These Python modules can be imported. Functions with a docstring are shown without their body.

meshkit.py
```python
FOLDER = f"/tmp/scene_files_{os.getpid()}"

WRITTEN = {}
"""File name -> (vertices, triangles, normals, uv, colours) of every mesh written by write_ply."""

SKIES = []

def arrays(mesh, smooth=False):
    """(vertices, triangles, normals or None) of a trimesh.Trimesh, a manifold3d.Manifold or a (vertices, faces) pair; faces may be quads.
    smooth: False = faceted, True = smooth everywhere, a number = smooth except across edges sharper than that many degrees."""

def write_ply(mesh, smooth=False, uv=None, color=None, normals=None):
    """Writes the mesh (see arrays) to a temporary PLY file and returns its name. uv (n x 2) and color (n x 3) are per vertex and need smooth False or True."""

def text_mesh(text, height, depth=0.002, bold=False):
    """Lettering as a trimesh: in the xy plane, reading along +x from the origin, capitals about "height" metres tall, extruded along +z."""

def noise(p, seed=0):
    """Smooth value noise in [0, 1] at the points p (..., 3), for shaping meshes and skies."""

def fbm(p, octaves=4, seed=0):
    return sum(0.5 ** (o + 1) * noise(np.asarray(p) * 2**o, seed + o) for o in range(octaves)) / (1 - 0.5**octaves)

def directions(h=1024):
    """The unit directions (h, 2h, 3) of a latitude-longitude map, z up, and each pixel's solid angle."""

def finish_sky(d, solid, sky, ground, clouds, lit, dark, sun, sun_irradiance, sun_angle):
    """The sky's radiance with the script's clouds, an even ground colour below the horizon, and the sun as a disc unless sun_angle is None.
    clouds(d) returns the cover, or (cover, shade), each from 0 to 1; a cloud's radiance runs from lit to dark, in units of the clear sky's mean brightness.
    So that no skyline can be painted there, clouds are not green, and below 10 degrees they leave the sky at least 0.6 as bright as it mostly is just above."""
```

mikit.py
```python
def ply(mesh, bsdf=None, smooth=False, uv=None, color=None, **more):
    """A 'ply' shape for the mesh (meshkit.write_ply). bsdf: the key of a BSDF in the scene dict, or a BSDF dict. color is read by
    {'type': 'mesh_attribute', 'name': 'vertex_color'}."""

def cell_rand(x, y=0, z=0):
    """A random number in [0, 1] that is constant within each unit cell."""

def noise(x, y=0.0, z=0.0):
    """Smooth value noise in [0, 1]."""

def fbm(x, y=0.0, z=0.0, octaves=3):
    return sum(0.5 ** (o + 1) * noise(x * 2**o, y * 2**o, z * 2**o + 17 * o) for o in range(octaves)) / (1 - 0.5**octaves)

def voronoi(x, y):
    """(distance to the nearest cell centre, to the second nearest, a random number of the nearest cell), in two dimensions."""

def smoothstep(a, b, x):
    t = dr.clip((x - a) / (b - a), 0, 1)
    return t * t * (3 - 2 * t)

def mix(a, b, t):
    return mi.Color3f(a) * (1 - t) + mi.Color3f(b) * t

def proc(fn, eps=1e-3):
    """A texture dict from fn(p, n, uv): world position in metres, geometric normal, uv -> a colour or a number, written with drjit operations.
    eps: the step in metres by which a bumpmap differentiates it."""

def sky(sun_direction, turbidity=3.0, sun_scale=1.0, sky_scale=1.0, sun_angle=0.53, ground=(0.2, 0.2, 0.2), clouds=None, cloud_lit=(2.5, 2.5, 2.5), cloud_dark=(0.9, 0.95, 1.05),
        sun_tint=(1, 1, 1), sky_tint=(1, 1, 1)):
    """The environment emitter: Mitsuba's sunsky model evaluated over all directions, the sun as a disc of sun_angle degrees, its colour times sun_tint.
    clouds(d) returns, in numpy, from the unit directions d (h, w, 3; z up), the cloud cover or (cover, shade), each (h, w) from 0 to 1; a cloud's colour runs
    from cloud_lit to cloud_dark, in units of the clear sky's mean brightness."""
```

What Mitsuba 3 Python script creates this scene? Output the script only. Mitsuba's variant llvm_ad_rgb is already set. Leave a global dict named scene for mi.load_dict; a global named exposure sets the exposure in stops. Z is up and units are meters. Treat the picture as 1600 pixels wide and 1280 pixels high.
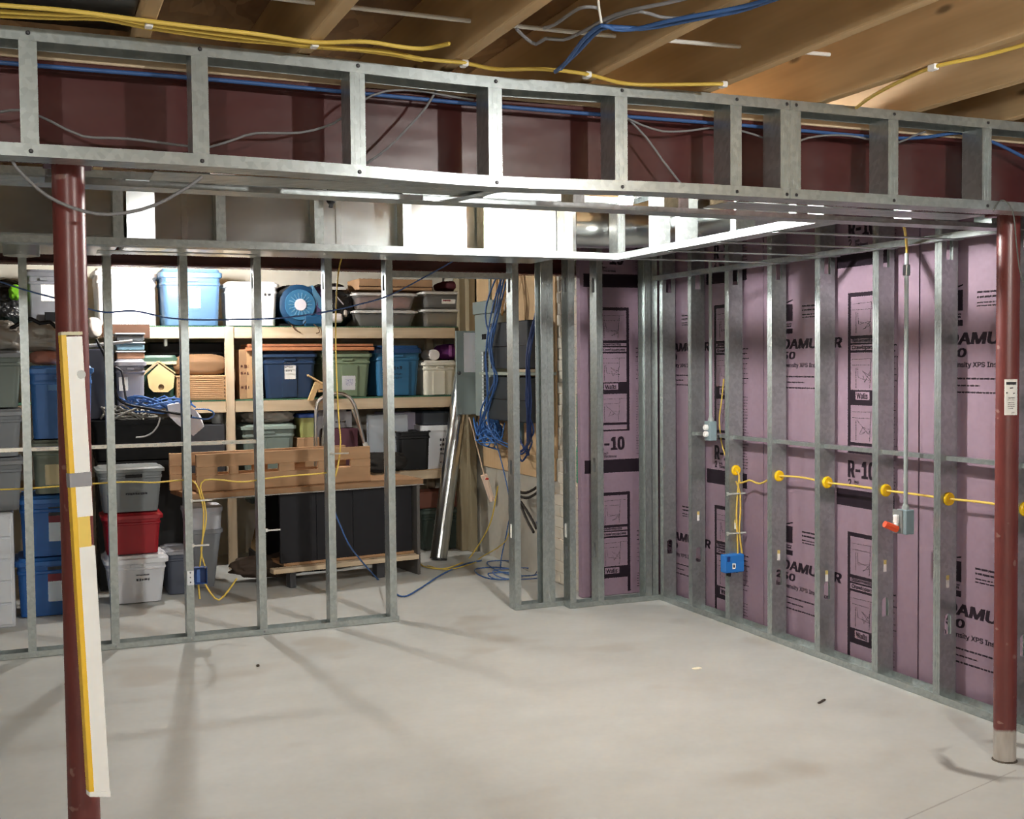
import math, random, numpy as np, trimesh, mitsuba as mi, mikit, meshkit
import drjit as dr
from scipy.spatial import ConvexHull
from mikit import proc, noise, fbm, voronoi, cell_rand, smoothstep, mix
T = mi.ScalarTransform4f
rng = random.Random(7)
scene, labels = {}, {}

# ------------------------------------------------------------------ camera, lamps, exposure
YAW, PITCH, ROLL, FOCAL, EYE = 0.396580673, -0.0404465378, -0.00983261959, 1797.09, 1.51
fw = np.array([math.sin(YAW) * math.cos(PITCH), math.cos(YAW) * math.cos(PITCH), math.sin(PITCH)])
rt = np.array([math.cos(YAW), -math.sin(YAW), 0.0])
up = np.cross(rt, fw)
up = -rt * math.sin(ROLL) + up * math.cos(ROLL)
eye = np.array([0, 0, EYE])
scene['camera'] = {'type': 'perspective', 'fov': math.degrees(2 * math.atan(800 / FOCAL)), 'fov_axis': 'x', 'near_clip': 0.05, 'far_clip': 60.0,
                   'to_world': T().look_at(origin=eye.tolist(), target=(eye + fw).tolist(), up=up.tolist())}
exposure = 3.9
BULBS = [  # position, strength, label
    ((2.329, 4.30, 2.191), 200.0, 'glowing bare bulb in the open bay in front of the shiny duct'),
    ((2.05, 0.50, 2.215), 150.0, 'bare bulb under the joists in front of the steel beam, outside the frame'),
    ((1.02, 8.12, 2.225), 138.0, 'bare bulb in the storage area just before the shelves'),
    ((-1.2, -1.5, 2.215), 230.0, 'bare bulb under the joists behind the viewer'),
]

# ------------------------------------------------------------------ materials
def srgb(c):
    c = np.asarray(c, float) / (255.0 if max(c) > 1 else 1.0)
    return np.where(c <= 0.04045, c / 12.92, ((c + 0.055) / 1.055) ** 2.4).tolist()
def rgb(c): return {'type': 'rgb', 'value': c}
def mat(key, color, rough=0.5, metal=0.0, spec=0.5, bump=None, scale=1.0, **more):
    b = {'type': 'principled', 'base_color': color if isinstance(color, dict) else rgb(color), 'roughness': rough, 'metallic': metal, 'specular': spec, **more}
    if bump: b = {'type': 'bumpmap', 'arbitrary': bump, 'scale': scale, 'bsdf': b}
    scene[key] = {'type': 'twosided', 'bsdf': b}
    return key
_pl = {}
def paint(r, g, b, rough=0.45, spec=0.5):
    """plain coloured plastic, card or paint; the key of a shared BSDF"""
    k = (r, g, b, rough, spec)
    if k not in _pl: _pl[k] = mat('paint_%d_%d_%d_%d' % (r, g, b, round(rough * 100)), srgb((r, g, b)), rough, 0.0, spec)
    return _pl[k]
def f_galv(p, n, uv):
    a, b, c = voronoi((p.x + p.y) * 70, (p.z + 0.37 * p.y) * 70)
    return mix((0.35, 0.39, 0.385), (0.49, 0.53, 0.525), c * 0.6 + 0.4 * fbm(p.x * 9, p.y * 9, p.z * 9))
mat('galvanized', proc(f_galv), 0.33, 0.80)
def f_duct(p, n, uv):
    return mix((0.46, 0.49, 0.49), (0.60, 0.62, 0.62), fbm(p.x * 5, p.y * 5, p.z * 14))
def f_ductbump(p, n, uv):
    return fbm(p.x * 2.2 + p.y * 2, p.z * 3.5, p.y * 1.3) * 0.010
mat('duct_metal', proc(f_duct), 0.21, 1.0, bump=proc(f_ductbump), scale=1.0)
mat('chrome', (0.85, 0.86, 0.87), 0.12, 1.0)
mat('screw_metal', (0.08, 0.08, 0.085), 0.4, 0.8)
def f_floor(p, n, uv):
    big, mid, fine = fbm(p.x * 0.9 + 3, p.y * 0.9, 0.0), fbm(p.x * 3.5, p.y * 6.0 + 9, 2.0), fbm(p.x * 42, p.y * 42, 4.0)
    c = mix((0.405, 0.412, 0.390), (0.532, 0.544, 0.522), 0.45 * big + 0.4 * mid + 0.15 * fine)
    stain = smoothstep(0.62, 0.80, fbm(p.x * 2.1 + 40, p.y * 2.6, 7.0))
    c = mix(c, (0.36, 0.325, 0.27), stain * 0.45)
    crack = lambda x0, y0, x1, y1, w: 1 - smoothstep(0.0, w, dr.abs((p.x - x0) * (y1 - y0) - (p.y - y0) * (x1 - x0)) / math.hypot(x1 - x0, y1 - y0) + 0.004 * (fbm(p.x * 6, p.y * 6) - 0.5))
    on1 = dr.select((p.x > 1.8) & (p.x < 3.3), 1.0, 0.0)
    c = mix(c, (0.25, 0.24, 0.22), crack(1.95, 2.75, 3.2, 3.10, 0.006) * on1 * 0.6)
    dx, dy = dr.abs(p.x - 3.33), dr.abs(p.y - 3.24)
    edge = dr.maximum(dx, dy) + 0.42 * dr.minimum(dx, dy) + 0.03 * (fbm(p.x * 11, p.y * 11) - 0.5)
    patch = (1 - smoothstep(0.01, 0.045, dr.abs(edge - 0.23))) * smoothstep(0.25, 0.5, fbm(p.x * 4, p.y * 4 + 3))
    return mix(c, (0.20, 0.195, 0.18), patch * 0.95)
mat('concrete_floor', proc(f_floor), 0.55, 0.0, 0.35)
def f_conc(p, n, uv):
    return mix((0.36, 0.34, 0.29), (0.50, 0.48, 0.42), 0.7 * fbm(p.x * 3 + p.y * 3, p.z * 3) + 0.3 * fbm((p.x + p.y) * 30, p.z * 30))
mat('concrete_wall', proc(f_conc), 0.85, 0.0, 0.2)
mat('white_masonry', srgb((214, 208, 194)), 0.8, 0.0, 0.2)
def wood(key, axis, dark, light, ring=26.0, rough=0.65, knots=True, dirt=0.0):
    def fn(p, n, uv):
        a, b, c = (p.x, p.y, p.z) if axis == 0 else (p.y, p.x, p.z) if axis == 1 else (p.z, p.x, p.y)
        board = cell_rand(dr.floor(b * 2.5), dr.floor(c * 4.0), 5)
        warp = fbm(a * 1.6, b * 5, c * 5) * 2.2
        g = 0.5 + 0.5 * dr.sin(ring * (b + 0.9 * c) * 3.0 + warp * 7.0)
        t = 0.55 * g + 0.45 * fbm(a * 4, b * 90, c * 90)
        col = mix(dark, light, 0.25 + 0.6 * t + 0.2 * (board - 0.5))
        if knots:
            d, e, r = voronoi(a * 1.7 + 11 * board, c * 5.0 + b * 3.0)
            col = mix(col, [v * 0.35 for v in dark], (1 - smoothstep(0.02, 0.075, d)) * dr.select(r > 0.45, 0.85, 0.0))
        if dirt:
            col = mix(col, [v * 0.4 for v in dark], dirt * smoothstep(0.55, 0.75, fbm(a * 0.8, b * 2 + 5, c * 2)))
        return col
    return mat(key, proc(fn), rough, 0.0, 0.25)
wood('joist_wood', 1, (0.36, 0.235, 0.115), (0.56, 0.40, 0.225), 20.0)
wood('pine_along_x', 0, (0.46, 0.345, 0.215), (0.68, 0.555, 0.40), 24.0)
wood('pine_upright', 2, (0.46, 0.345, 0.22), (0.68, 0.555, 0.41), 24.0)
wood('treated_upright', 2, (0.20, 0.165, 0.10), (0.32, 0.27, 0.18), 20.0)
wood('cedar_dark', 0, (0.22, 0.125, 0.065), (0.36, 0.21, 0.115), 22.0)
wood('cedar', 0, (0.33, 0.185, 0.095), (0.49, 0.30, 0.17), 22.0)
def f_osb(p, n, uv):
    d, e, r = voronoi(p.x * 22 + 3 * fbm(p.x * 5, p.y * 5), p.y * 7)
    return mix((0.16, 0.085, 0.035), (0.34, 0.205, 0.095), 0.65 * r + 0.35 * fbm(p.x * 60, p.y * 14))
mat('subfloor_board', proc(f_osb), 0.7, 0.0, 0.25)
def f_ply(p, n, uv):
    return mix((0.46, 0.31, 0.16), (0.66, 0.47, 0.28), 0.6 * fbm(p.y * 7, p.z * 2.2, 3.0) + 0.4 * fbm(p.y * 80, p.z * 5))
mat('plywood', proc(f_ply), 0.7, 0.0, 0.25)
def f_red(p, n, uv):
    c = mix((0.105, 0.020, 0.019), (0.165, 0.036, 0.032), fbm(p.x * 7, p.y * 7, p.z * 7))
    c = mix(c, (0.30, 0.20, 0.17), smoothstep(0.74, 0.80, fbm(p.x * 26, p.y * 26, p.z * 20 + 2)) * 0.55)
    bare = smoothstep(0.0, 0.015, 0.125 + 0.03 * (fbm(p.x * 40, p.y * 40, p.z * 6) - 0.5) - p.z)
    return mix(c, mix((0.30, 0.27, 0.24), (0.55, 0.52, 0.48), fbm(p.x * 50, p.y * 50, p.z * 9)), bare)
mat('red_oxide_post', proc(f_red), 0.36, 0.0, 0.5, clearcoat=0.35, clearcoat_gloss=0.75)
def f_beam(p, n, uv):
    return mix((0.055, 0.013, 0.013), (0.100, 0.027, 0.026), fbm(p.x * 4, p.y * 4, p.z * 5) * 0.7 + 0.3 * fbm(p.x * 40, p.y * 40, p.z * 40))
def f_beambump(p, n, uv): return fbm(p.x * 3, p.y * 3, p.z * 9) * 0.004
mat('red_oxide_beam', proc(f_beam), 0.30, 0.0, 0.5, bump=proc(f_beambump), scale=1.0)
def f_foam(p, n, uv):
    return mix((0.240, 0.165, 0.218), (0.288, 0.203, 0.262), 0.5 * fbm(p.x * 2 + p.y * 2, p.z * 2) + 0.5 * fbm((p.x + p.y) * 60, p.z * 60))
mat('pink_foam', proc(f_foam), 0.6, 0.0, 0.35)
mat('print_ink', srgb((36, 26, 36)), 0.7, 0.0, 0.2)
def f_card(p, n, uv):
    return mix((0.34, 0.20, 0.11), (0.44, 0.27, 0.155), fbm(p.x * 12 + p.y * 12, p.z * 12))
mat('cardboard', proc(f_card), 0.85, 0.0, 0.15)
def f_clear(p, n, uv): return mi.Color3f(0.62, 0.60, 0.58) + 0.06 * fbm(p.x * 9, p.y * 9, p.z * 9)
def f_crumple(p, n, uv): return fbm(p.x * 22, p.y * 22, p.z * 22) * 0.03
scene['clear_plastic'] = {'type': 'principledthin', 'base_color': rgb(srgb((238, 236, 232))), 'roughness': 0.18, 'spec_trans': 0.78, 'diff_trans': 0.8, 'eta': 1.4}
mat('bag_plastic', srgb((150, 146, 138)), 0.3, 0.0, 0.6, bump=proc(f_crumple), scale=1.0)
mat('black_bag', srgb((18, 19, 21)), 0.35, 0.0, 0.6, bump=proc(f_crumple), scale=1.0)
WHITE, BLACK = paint(232, 232, 230), paint(17, 18, 20, 0.5, 0.3)
YELLOW, BLUE, GREY = paint(222, 178, 45), paint(30, 88, 168), paint(128, 130, 132)
PAPER, INKY = paint(236, 236, 232, 0.8, 0.2), paint(60, 60, 64, 0.8, 0.2)

# ------------------------------------------------------------------ entries of the scene
def nm(name, parent=None):
    k = (parent + '__' if parent else '') + name
    if k not in used: used.add(k); return k
    i = 1
    while k + '_%03d' % i in used: i += 1
    used.add(k + '_%03d' % i)
    return k + '_%03d' % i
used = set(scene)
def thing(name, label, cat, group=None):
    k = nm(name); labels[k] = {'label': label, 'category': cat}
    if group: labels[k]['group'] = group
    return k
def part(parent, name, mesh, m, smooth=False, label=None, kind=None, **more):
    k = nm(name, parent); scene[k] = mikit.ply(mesh, m, smooth=smooth, **more)
    if label: labels.setdefault(k, {})['label'] = label
    if kind: labels.setdefault(k, {})['kind'] = kind
    return k
def single(name, mesh, m, label, cat, smooth=False, group=None, kind=None):
    k = thing(name, label, cat, group); scene[k] = mikit.ply(mesh, m, smooth=smooth)
    if kind: labels[k]['kind'] = kind
    return k
def struct(name, mesh, m, label, smooth=False):
    used.add(name); labels[name] = {'label': label, 'kind': 'structure'}
    if mesh is not None: scene[name] = mikit.ply(mesh, m, smooth=smooth)
    return name

# ------------------------------------------------------------------ mesh helpers
QF = np.array([[0, 2, 3, 1], [4, 5, 7, 6], [0, 1, 5, 4], [2, 6, 7, 3], [0, 4, 6, 2], [1, 3, 7, 5]])
QT = np.vstack([QF[:, [0, 1, 2]], QF[:, [0, 2, 3]]])
def M(v, f): return trimesh.Trimesh(np.asarray(v, float), np.asarray(f, int), process=False)
def hexa(p): return M(p, QT)          # 8 corners, index = 4*x + 2*y + z
def box(x0, x1, y0, y1, z0, z1, c=0.0):
    if not c: return hexa([[x, y, z] for x in (x0, x1) for y in (y0, y1) for z in (z0, z1)])
    c = min(c, (x1 - x0) / 2.2, (y1 - y0) / 2.2, (z1 - z0) / 2.2)
    P = []
    for x, sx in ((x0, 1), (x1, -1)):
        for y, sy in ((y0, 1), (y1, -1)):
            for z, sz in ((z0, 1), (z1, -1)):
                P += [[x, y + sy * c, z + sz * c], [x + sx * c, y, z + sz * c], [x + sx * c, y + sy * c, z]]
    return hull(P)
def hull(P):
    P = np.asarray(P, float); h = ConvexHull(P)
    f = h.simplices.copy(); n = np.cross(P[f[:, 1]] - P[f[:, 0]], P[f[:, 2]] - P[f[:, 0]])
    flip = (n * h.equations[:, :3]).sum(1) < 0
    f[flip] = f[flip][:, ::-1]
    return M(P, f)
def join(*m):
    m = [x for y in m for x in (y if isinstance(y, list) else [y])]
    v, f, o = [], [], 0
    for x in m: v.append(x.vertices); f.append(x.faces + o); o += len(x.vertices)
    return M(np.vstack(v), np.vstack(f))
def mv(m, x=0, y=0, z=0, rz=0.0, rx=0.0, ry=0.0, about=None):
    v = np.array(m.vertices); a = np.zeros(3) if about is None else np.asarray(about, float)
    v = v - a
    for ang, (i, j) in ((rx, (1, 2)), (ry, (2, 0)), (rz, (0, 1))):
        if ang:
            c, s = math.cos(ang), math.sin(ang); vi, vj = v[:, i].copy(), v[:, j].copy()
            v[:, i], v[:, j] = c * vi - s * vj, s * vi + c * vj
    return M(v + a + [x, y, z], m.faces)
def loft(rings, cap=True):
    n, k = len(rings[0]), len(rings)
    v = np.vstack(rings); f = []
    for r in range(k - 1):
        for i in range(n):
            a, b = r * n + i, r * n + (i + 1) % n
            f += [[a, b, b + n], [a, b + n, a + n]]
    if cap:
        v = np.vstack([v, np.mean(rings[0], 0), np.mean(rings[-1], 0)])
        for i in range(n):
            f += [[(i + 1) % n, i, k * n], [(k - 1) * n + i, (k - 1) * n + (i + 1) % n, k * n + 1]]
    return M(v, f)
def rring(x0, x1, y0, y1, z, r, n=3):
    r = min(r, (x1 - x0) / 2.05, (y1 - y0) / 2.05); P = []
    for cx, cy, a0 in ((x1 - r, y1 - r, 0), (x0 + r, y1 - r, 90), (x0 + r, y0 + r, 180), (x1 - r, y0 + r, 270)):
        for i in range(n + 1):
            a = math.radians(a0 + 90 * i / n); P.append([cx + r * math.cos(a), cy + r * math.sin(a), z])
    return np.array(P)
def spline(P, step=0.03):
    P = np.asarray(P, float)
    if len(P) < 3: return P
    Q = np.vstack([2 * P[0] - P[1], P, 2 * P[-1] - P[-2]]); out = []
    for i in range(1, len(Q) - 2):
        k = max(2, min(12, int(np.linalg.norm(Q[i + 1] - Q[i]) / step)))
        for t in np.arange(k) / k:
            out.append(0.5 * (2 * Q[i] + (Q[i + 1] - Q[i - 1]) * t + (2 * Q[i - 1] - 5 * Q[i] + 4 * Q[i + 1] - Q[i + 2]) * t ** 2 + (3 * Q[i] - Q[i - 1] - 3 * Q[i + 1] + Q[i + 2]) * t ** 3))
    return np.vstack(out + [P[-1]])
def tube(P, r, n=7, curve=True, step=0.03, squash=1.0):
    p = spline(P, step) if curve else np.asarray(P, float)
    t = np.gradient(p, axis=0); t /= np.linalg.norm(t, axis=1, keepdims=True) + 1e-12
    a = np.cross(t[0], [0, 0, 1.0] if abs(t[0][2]) < 0.9 else [1.0, 0, 0]); a /= np.linalg.norm(a)
    R = np.broadcast_to(r, (len(p),)); rings = []
    for i in range(len(p)):
        a = a - t[i] * (a @ t[i]); a /= np.linalg.norm(a) + 1e-12; b = np.cross(t[i], a)
        ang = np.arange(n) * 2 * math.pi / n
        rings.append(p[i] + R[i] * (np.cos(ang)[:, None] * a + squash * np.sin(ang)[:, None] * b))
    return loft(rings)
def rod(a, b, r, n=12, r2=None): return tube([a, b], [r, r if r2 is None else r2], n, curve=False)
def lathe(prof, n=24, at=(0, 0, 0), axis=2):
    a = np.arange(n) * 2 * math.pi / n
    rings = [np.stack([r * np.cos(a), r * np.sin(a), np.full(n, z)], 1) for r, z in prof]
    m = loft(rings)
    v = m.vertices
    if axis == 0: v = v[:, [2, 0, 1]]
    if axis == 1: v = v[:, [1, 2, 0]]
    return M(np.array(v) + at, m.faces)
def plate(poly, origin, ux, uy, th):
    """a shapely polygon laid in the plane of ux, uy and thickened along their cross product"""
    e = trimesh.creation.extrude_polygon(poly, th, engine='earcut'); uz = np.cross(ux, uy)
    v = e.vertices
    return M(np.asarray(origin) + v[:, :1] * np.asarray(ux, float) + v[:, 1:2] * np.asarray(uy, float) + v[:, 2:] * uz, e.faces)
from shapely.geometry import Polygon, Point, box as sbox, LineString
def words(text, h, origin, ux, uy=(0, 0, 1), width=None, shear=0.0, th=0.0012, bold=True):
    m = meshkit.text_mesh(text, h, th, bold); v = np.array(m.vertices)
    v[:, 0] -= v[:, 0].min()
    if width: v[:, 0] *= width / v[:, 0].max()
    v[:, 0] += shear * v[:, 1]
    ux, uy = np.asarray(ux, float), np.asarray(uy, float)
    return M(np.asarray(origin) + v[:, :1] * ux + v[:, 1:2] * uy + v[:, 2:] * np.cross(ux, uy), m.faces)
def lumpy(m, amp, freq, seed=0):
    v = np.array(m.vertices); c = v.mean(0)
    d = v - c; d /= np.linalg.norm(d, axis=1, keepdims=True) + 1e-9
    return M(v + d * (amp * 2 * (meshkit.fbm(v * freq, 3, seed) - 0.5))[:, None], m.faces)
def blob(c, s, amp=0.15, freq=4.0, seed=0, sub=3, flat=None):
    m = trimesh.creation.icosphere(subdivisions=sub); v = np.array(m.vertices)
    v = np.sign(v) * np.abs(v) ** 0.75
    v = v * (1 + amp * 2 * (meshkit.fbm(v * freq / 2 + seed * 3.1, 3, seed) - 0.5))[:, None]
    v = v * np.asarray(s) / 2 + np.asarray(c)
    if flat is not None: v[:, 2] = np.maximum(v[:, 2], flat)
    return M(v, m.faces)

# ------------------------------------------------------------------ steel studs and tracks
SW, SD = 0.041, 0.092         # flange width and stud depth
def stud(L, holes=(), sw=SW, sd=SD, th=0.0016, lip=0.008):
    """a C stud along +z: web in the plane x = 0, flanges towards +x at y = 0 and y = sd"""
    poly = sbox(0, 0, sd, L)
    for h in holes: poly = poly.difference(Point(sd / 2, h + 0.026).buffer(0.019, 6).union(sbox(sd / 2 - 0.019, h - 0.045, sd / 2 + 0.019, h + 0.018)))
    web = plate(poly, (0, 0, 0), (0, 1, 0), (0, 0, 1), th)
    c = [box(0, sw, 0, th, 0, L), box(0, sw, sd - th, sd, 0, L), box(sw - th, sw, th, lip, 0, L), box(sw - th, sw, sd - lip, sd - th, 0, L)]
    c += [box(sw * 0.28, sw * 0.36, -0.0012, 0, 0, L), box(sw * 0.64, sw * 0.72, -0.0012, 0, 0, L)]
    return join(web, c)
def sagged(m, fn):
    v = np.array(m.vertices); v[:, 2] += fn(v[:, 0]); return M(v, m.faces)
def strips(s, y0, y1, z0, z1):
    """a long bar along x with a cross section at every station"""
    rings = [np.array([[x, y0, z0], [x, y1, z0], [x, y1, z1], [x, y0, z1]]) for x in s]
    return loft(rings)
def track(s, y0, sd, z, leg, updown, th=0.0016):
    """U track along x; web at height z, legs of length leg going up (+1) or down (-1)"""
    w = strips(s, y0, y0 + sd, min(z, z + updown * th), max(z, z + updown * th))
    a = [strips(s, y, y + th, min(z, z + updown * leg), max(z, z + updown * leg)) for y in (y0, y0 + sd - th)]
    return join(w, a)
def along_y(m):  # turns something built along x into the same along y: (x, y) -> (-y, x)
    v = np.array(m.vertices); return M(np.stack([-v[:, 1], v[:, 0], v[:, 2]], 1), m.faces)
def screw(p, axis=1, r=0.0055): 
    return lathe([(r, 0.0), (r, -0.0015), (r * 0.6, -0.004)] if axis == 1 else [(r, 0), (r * 0.6, 0.003)], 8, p, axis)

# ================================================================== the setting
struct('floor', box(-5, 4.1, -5, 9.6, -0.12, 0), 'concrete_floor', 'pale grey concrete basement floor with faint stains and a hairline crack')
JB, SFZ = 2.322, 2.557
struct('ceiling', box(-5, 4.1, -5, 9.6, SFZ, SFZ + 0.03), 'subfloor_board', 'brown underside of the board subfloor above open wooden joists')
JX = [-4.54, -4.13, -3.73, -3.33, -2.93, -2.53, -2.13, -1.73, -1.33, -0.92, -0.51, -0.105, 0.296, 0.700, 1.105, 1.525, 1.925, 2.352, 2.728, 3.13, 3.53]
for x in JX:
    part('ceiling', 'joist', box(x - 0.038, x, -5, 9.55, JB, SFZ, 0.003), 'joist_wood')
struct('wall_left', box(-5.1, -5, -5, 9.6, 0, 2.6), 'concrete_wall', 'bare concrete foundation wall on the left')
struct('wall_front', box(-5, 4.1, -3.3, -3.2, 0, 2.6), 'white_masonry', 'pale wall behind the viewer')
struct('wall_back', box(-5, 3.28, 9.35, 9.6, 0, 2.6), 'white_masonry', 'white painted foundation wall behind the storage shelves')
struct('wall_right', box(3.83, 4.1, -5, 6.63, 0, 2.6), 'concrete_wall', 'concrete foundation wall behind the pink foam boards')
struct('wall_inner', box(3.30, 4.1, 6.63, 9.6, 0, 2.6), 'concrete_wall', 'concrete foundation wall beside the electrical panel')
for r in range(31):     # the brick-patterned end of the inner wall
    z, o = 0.01 + r * 0.076, 0.10 * (r % 2)
    for y in (6.635 - o, 6.835 - o, 7.035 - o, 7.235 - o):
        y0, y1 = max(6.632, y), min(7.42 if z < 0.6 else 7.06, y + 0.195)
        if y1 - y0 > 0.03: part('wall_inner', 'brick', box(3.290, 3.302, y0, y1, z, z + 0.0725, 0.003), 'white_masonry')
part('wall_inner', 'mortar', join(box(3.2965, 3.3005, 6.632, 7.06, 0.004, 2.35), box(3.2965, 3.3005, 7.06, 7.42, 0.004, 0.66)), paint(186, 178, 164, 0.85, 0.2))

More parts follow.
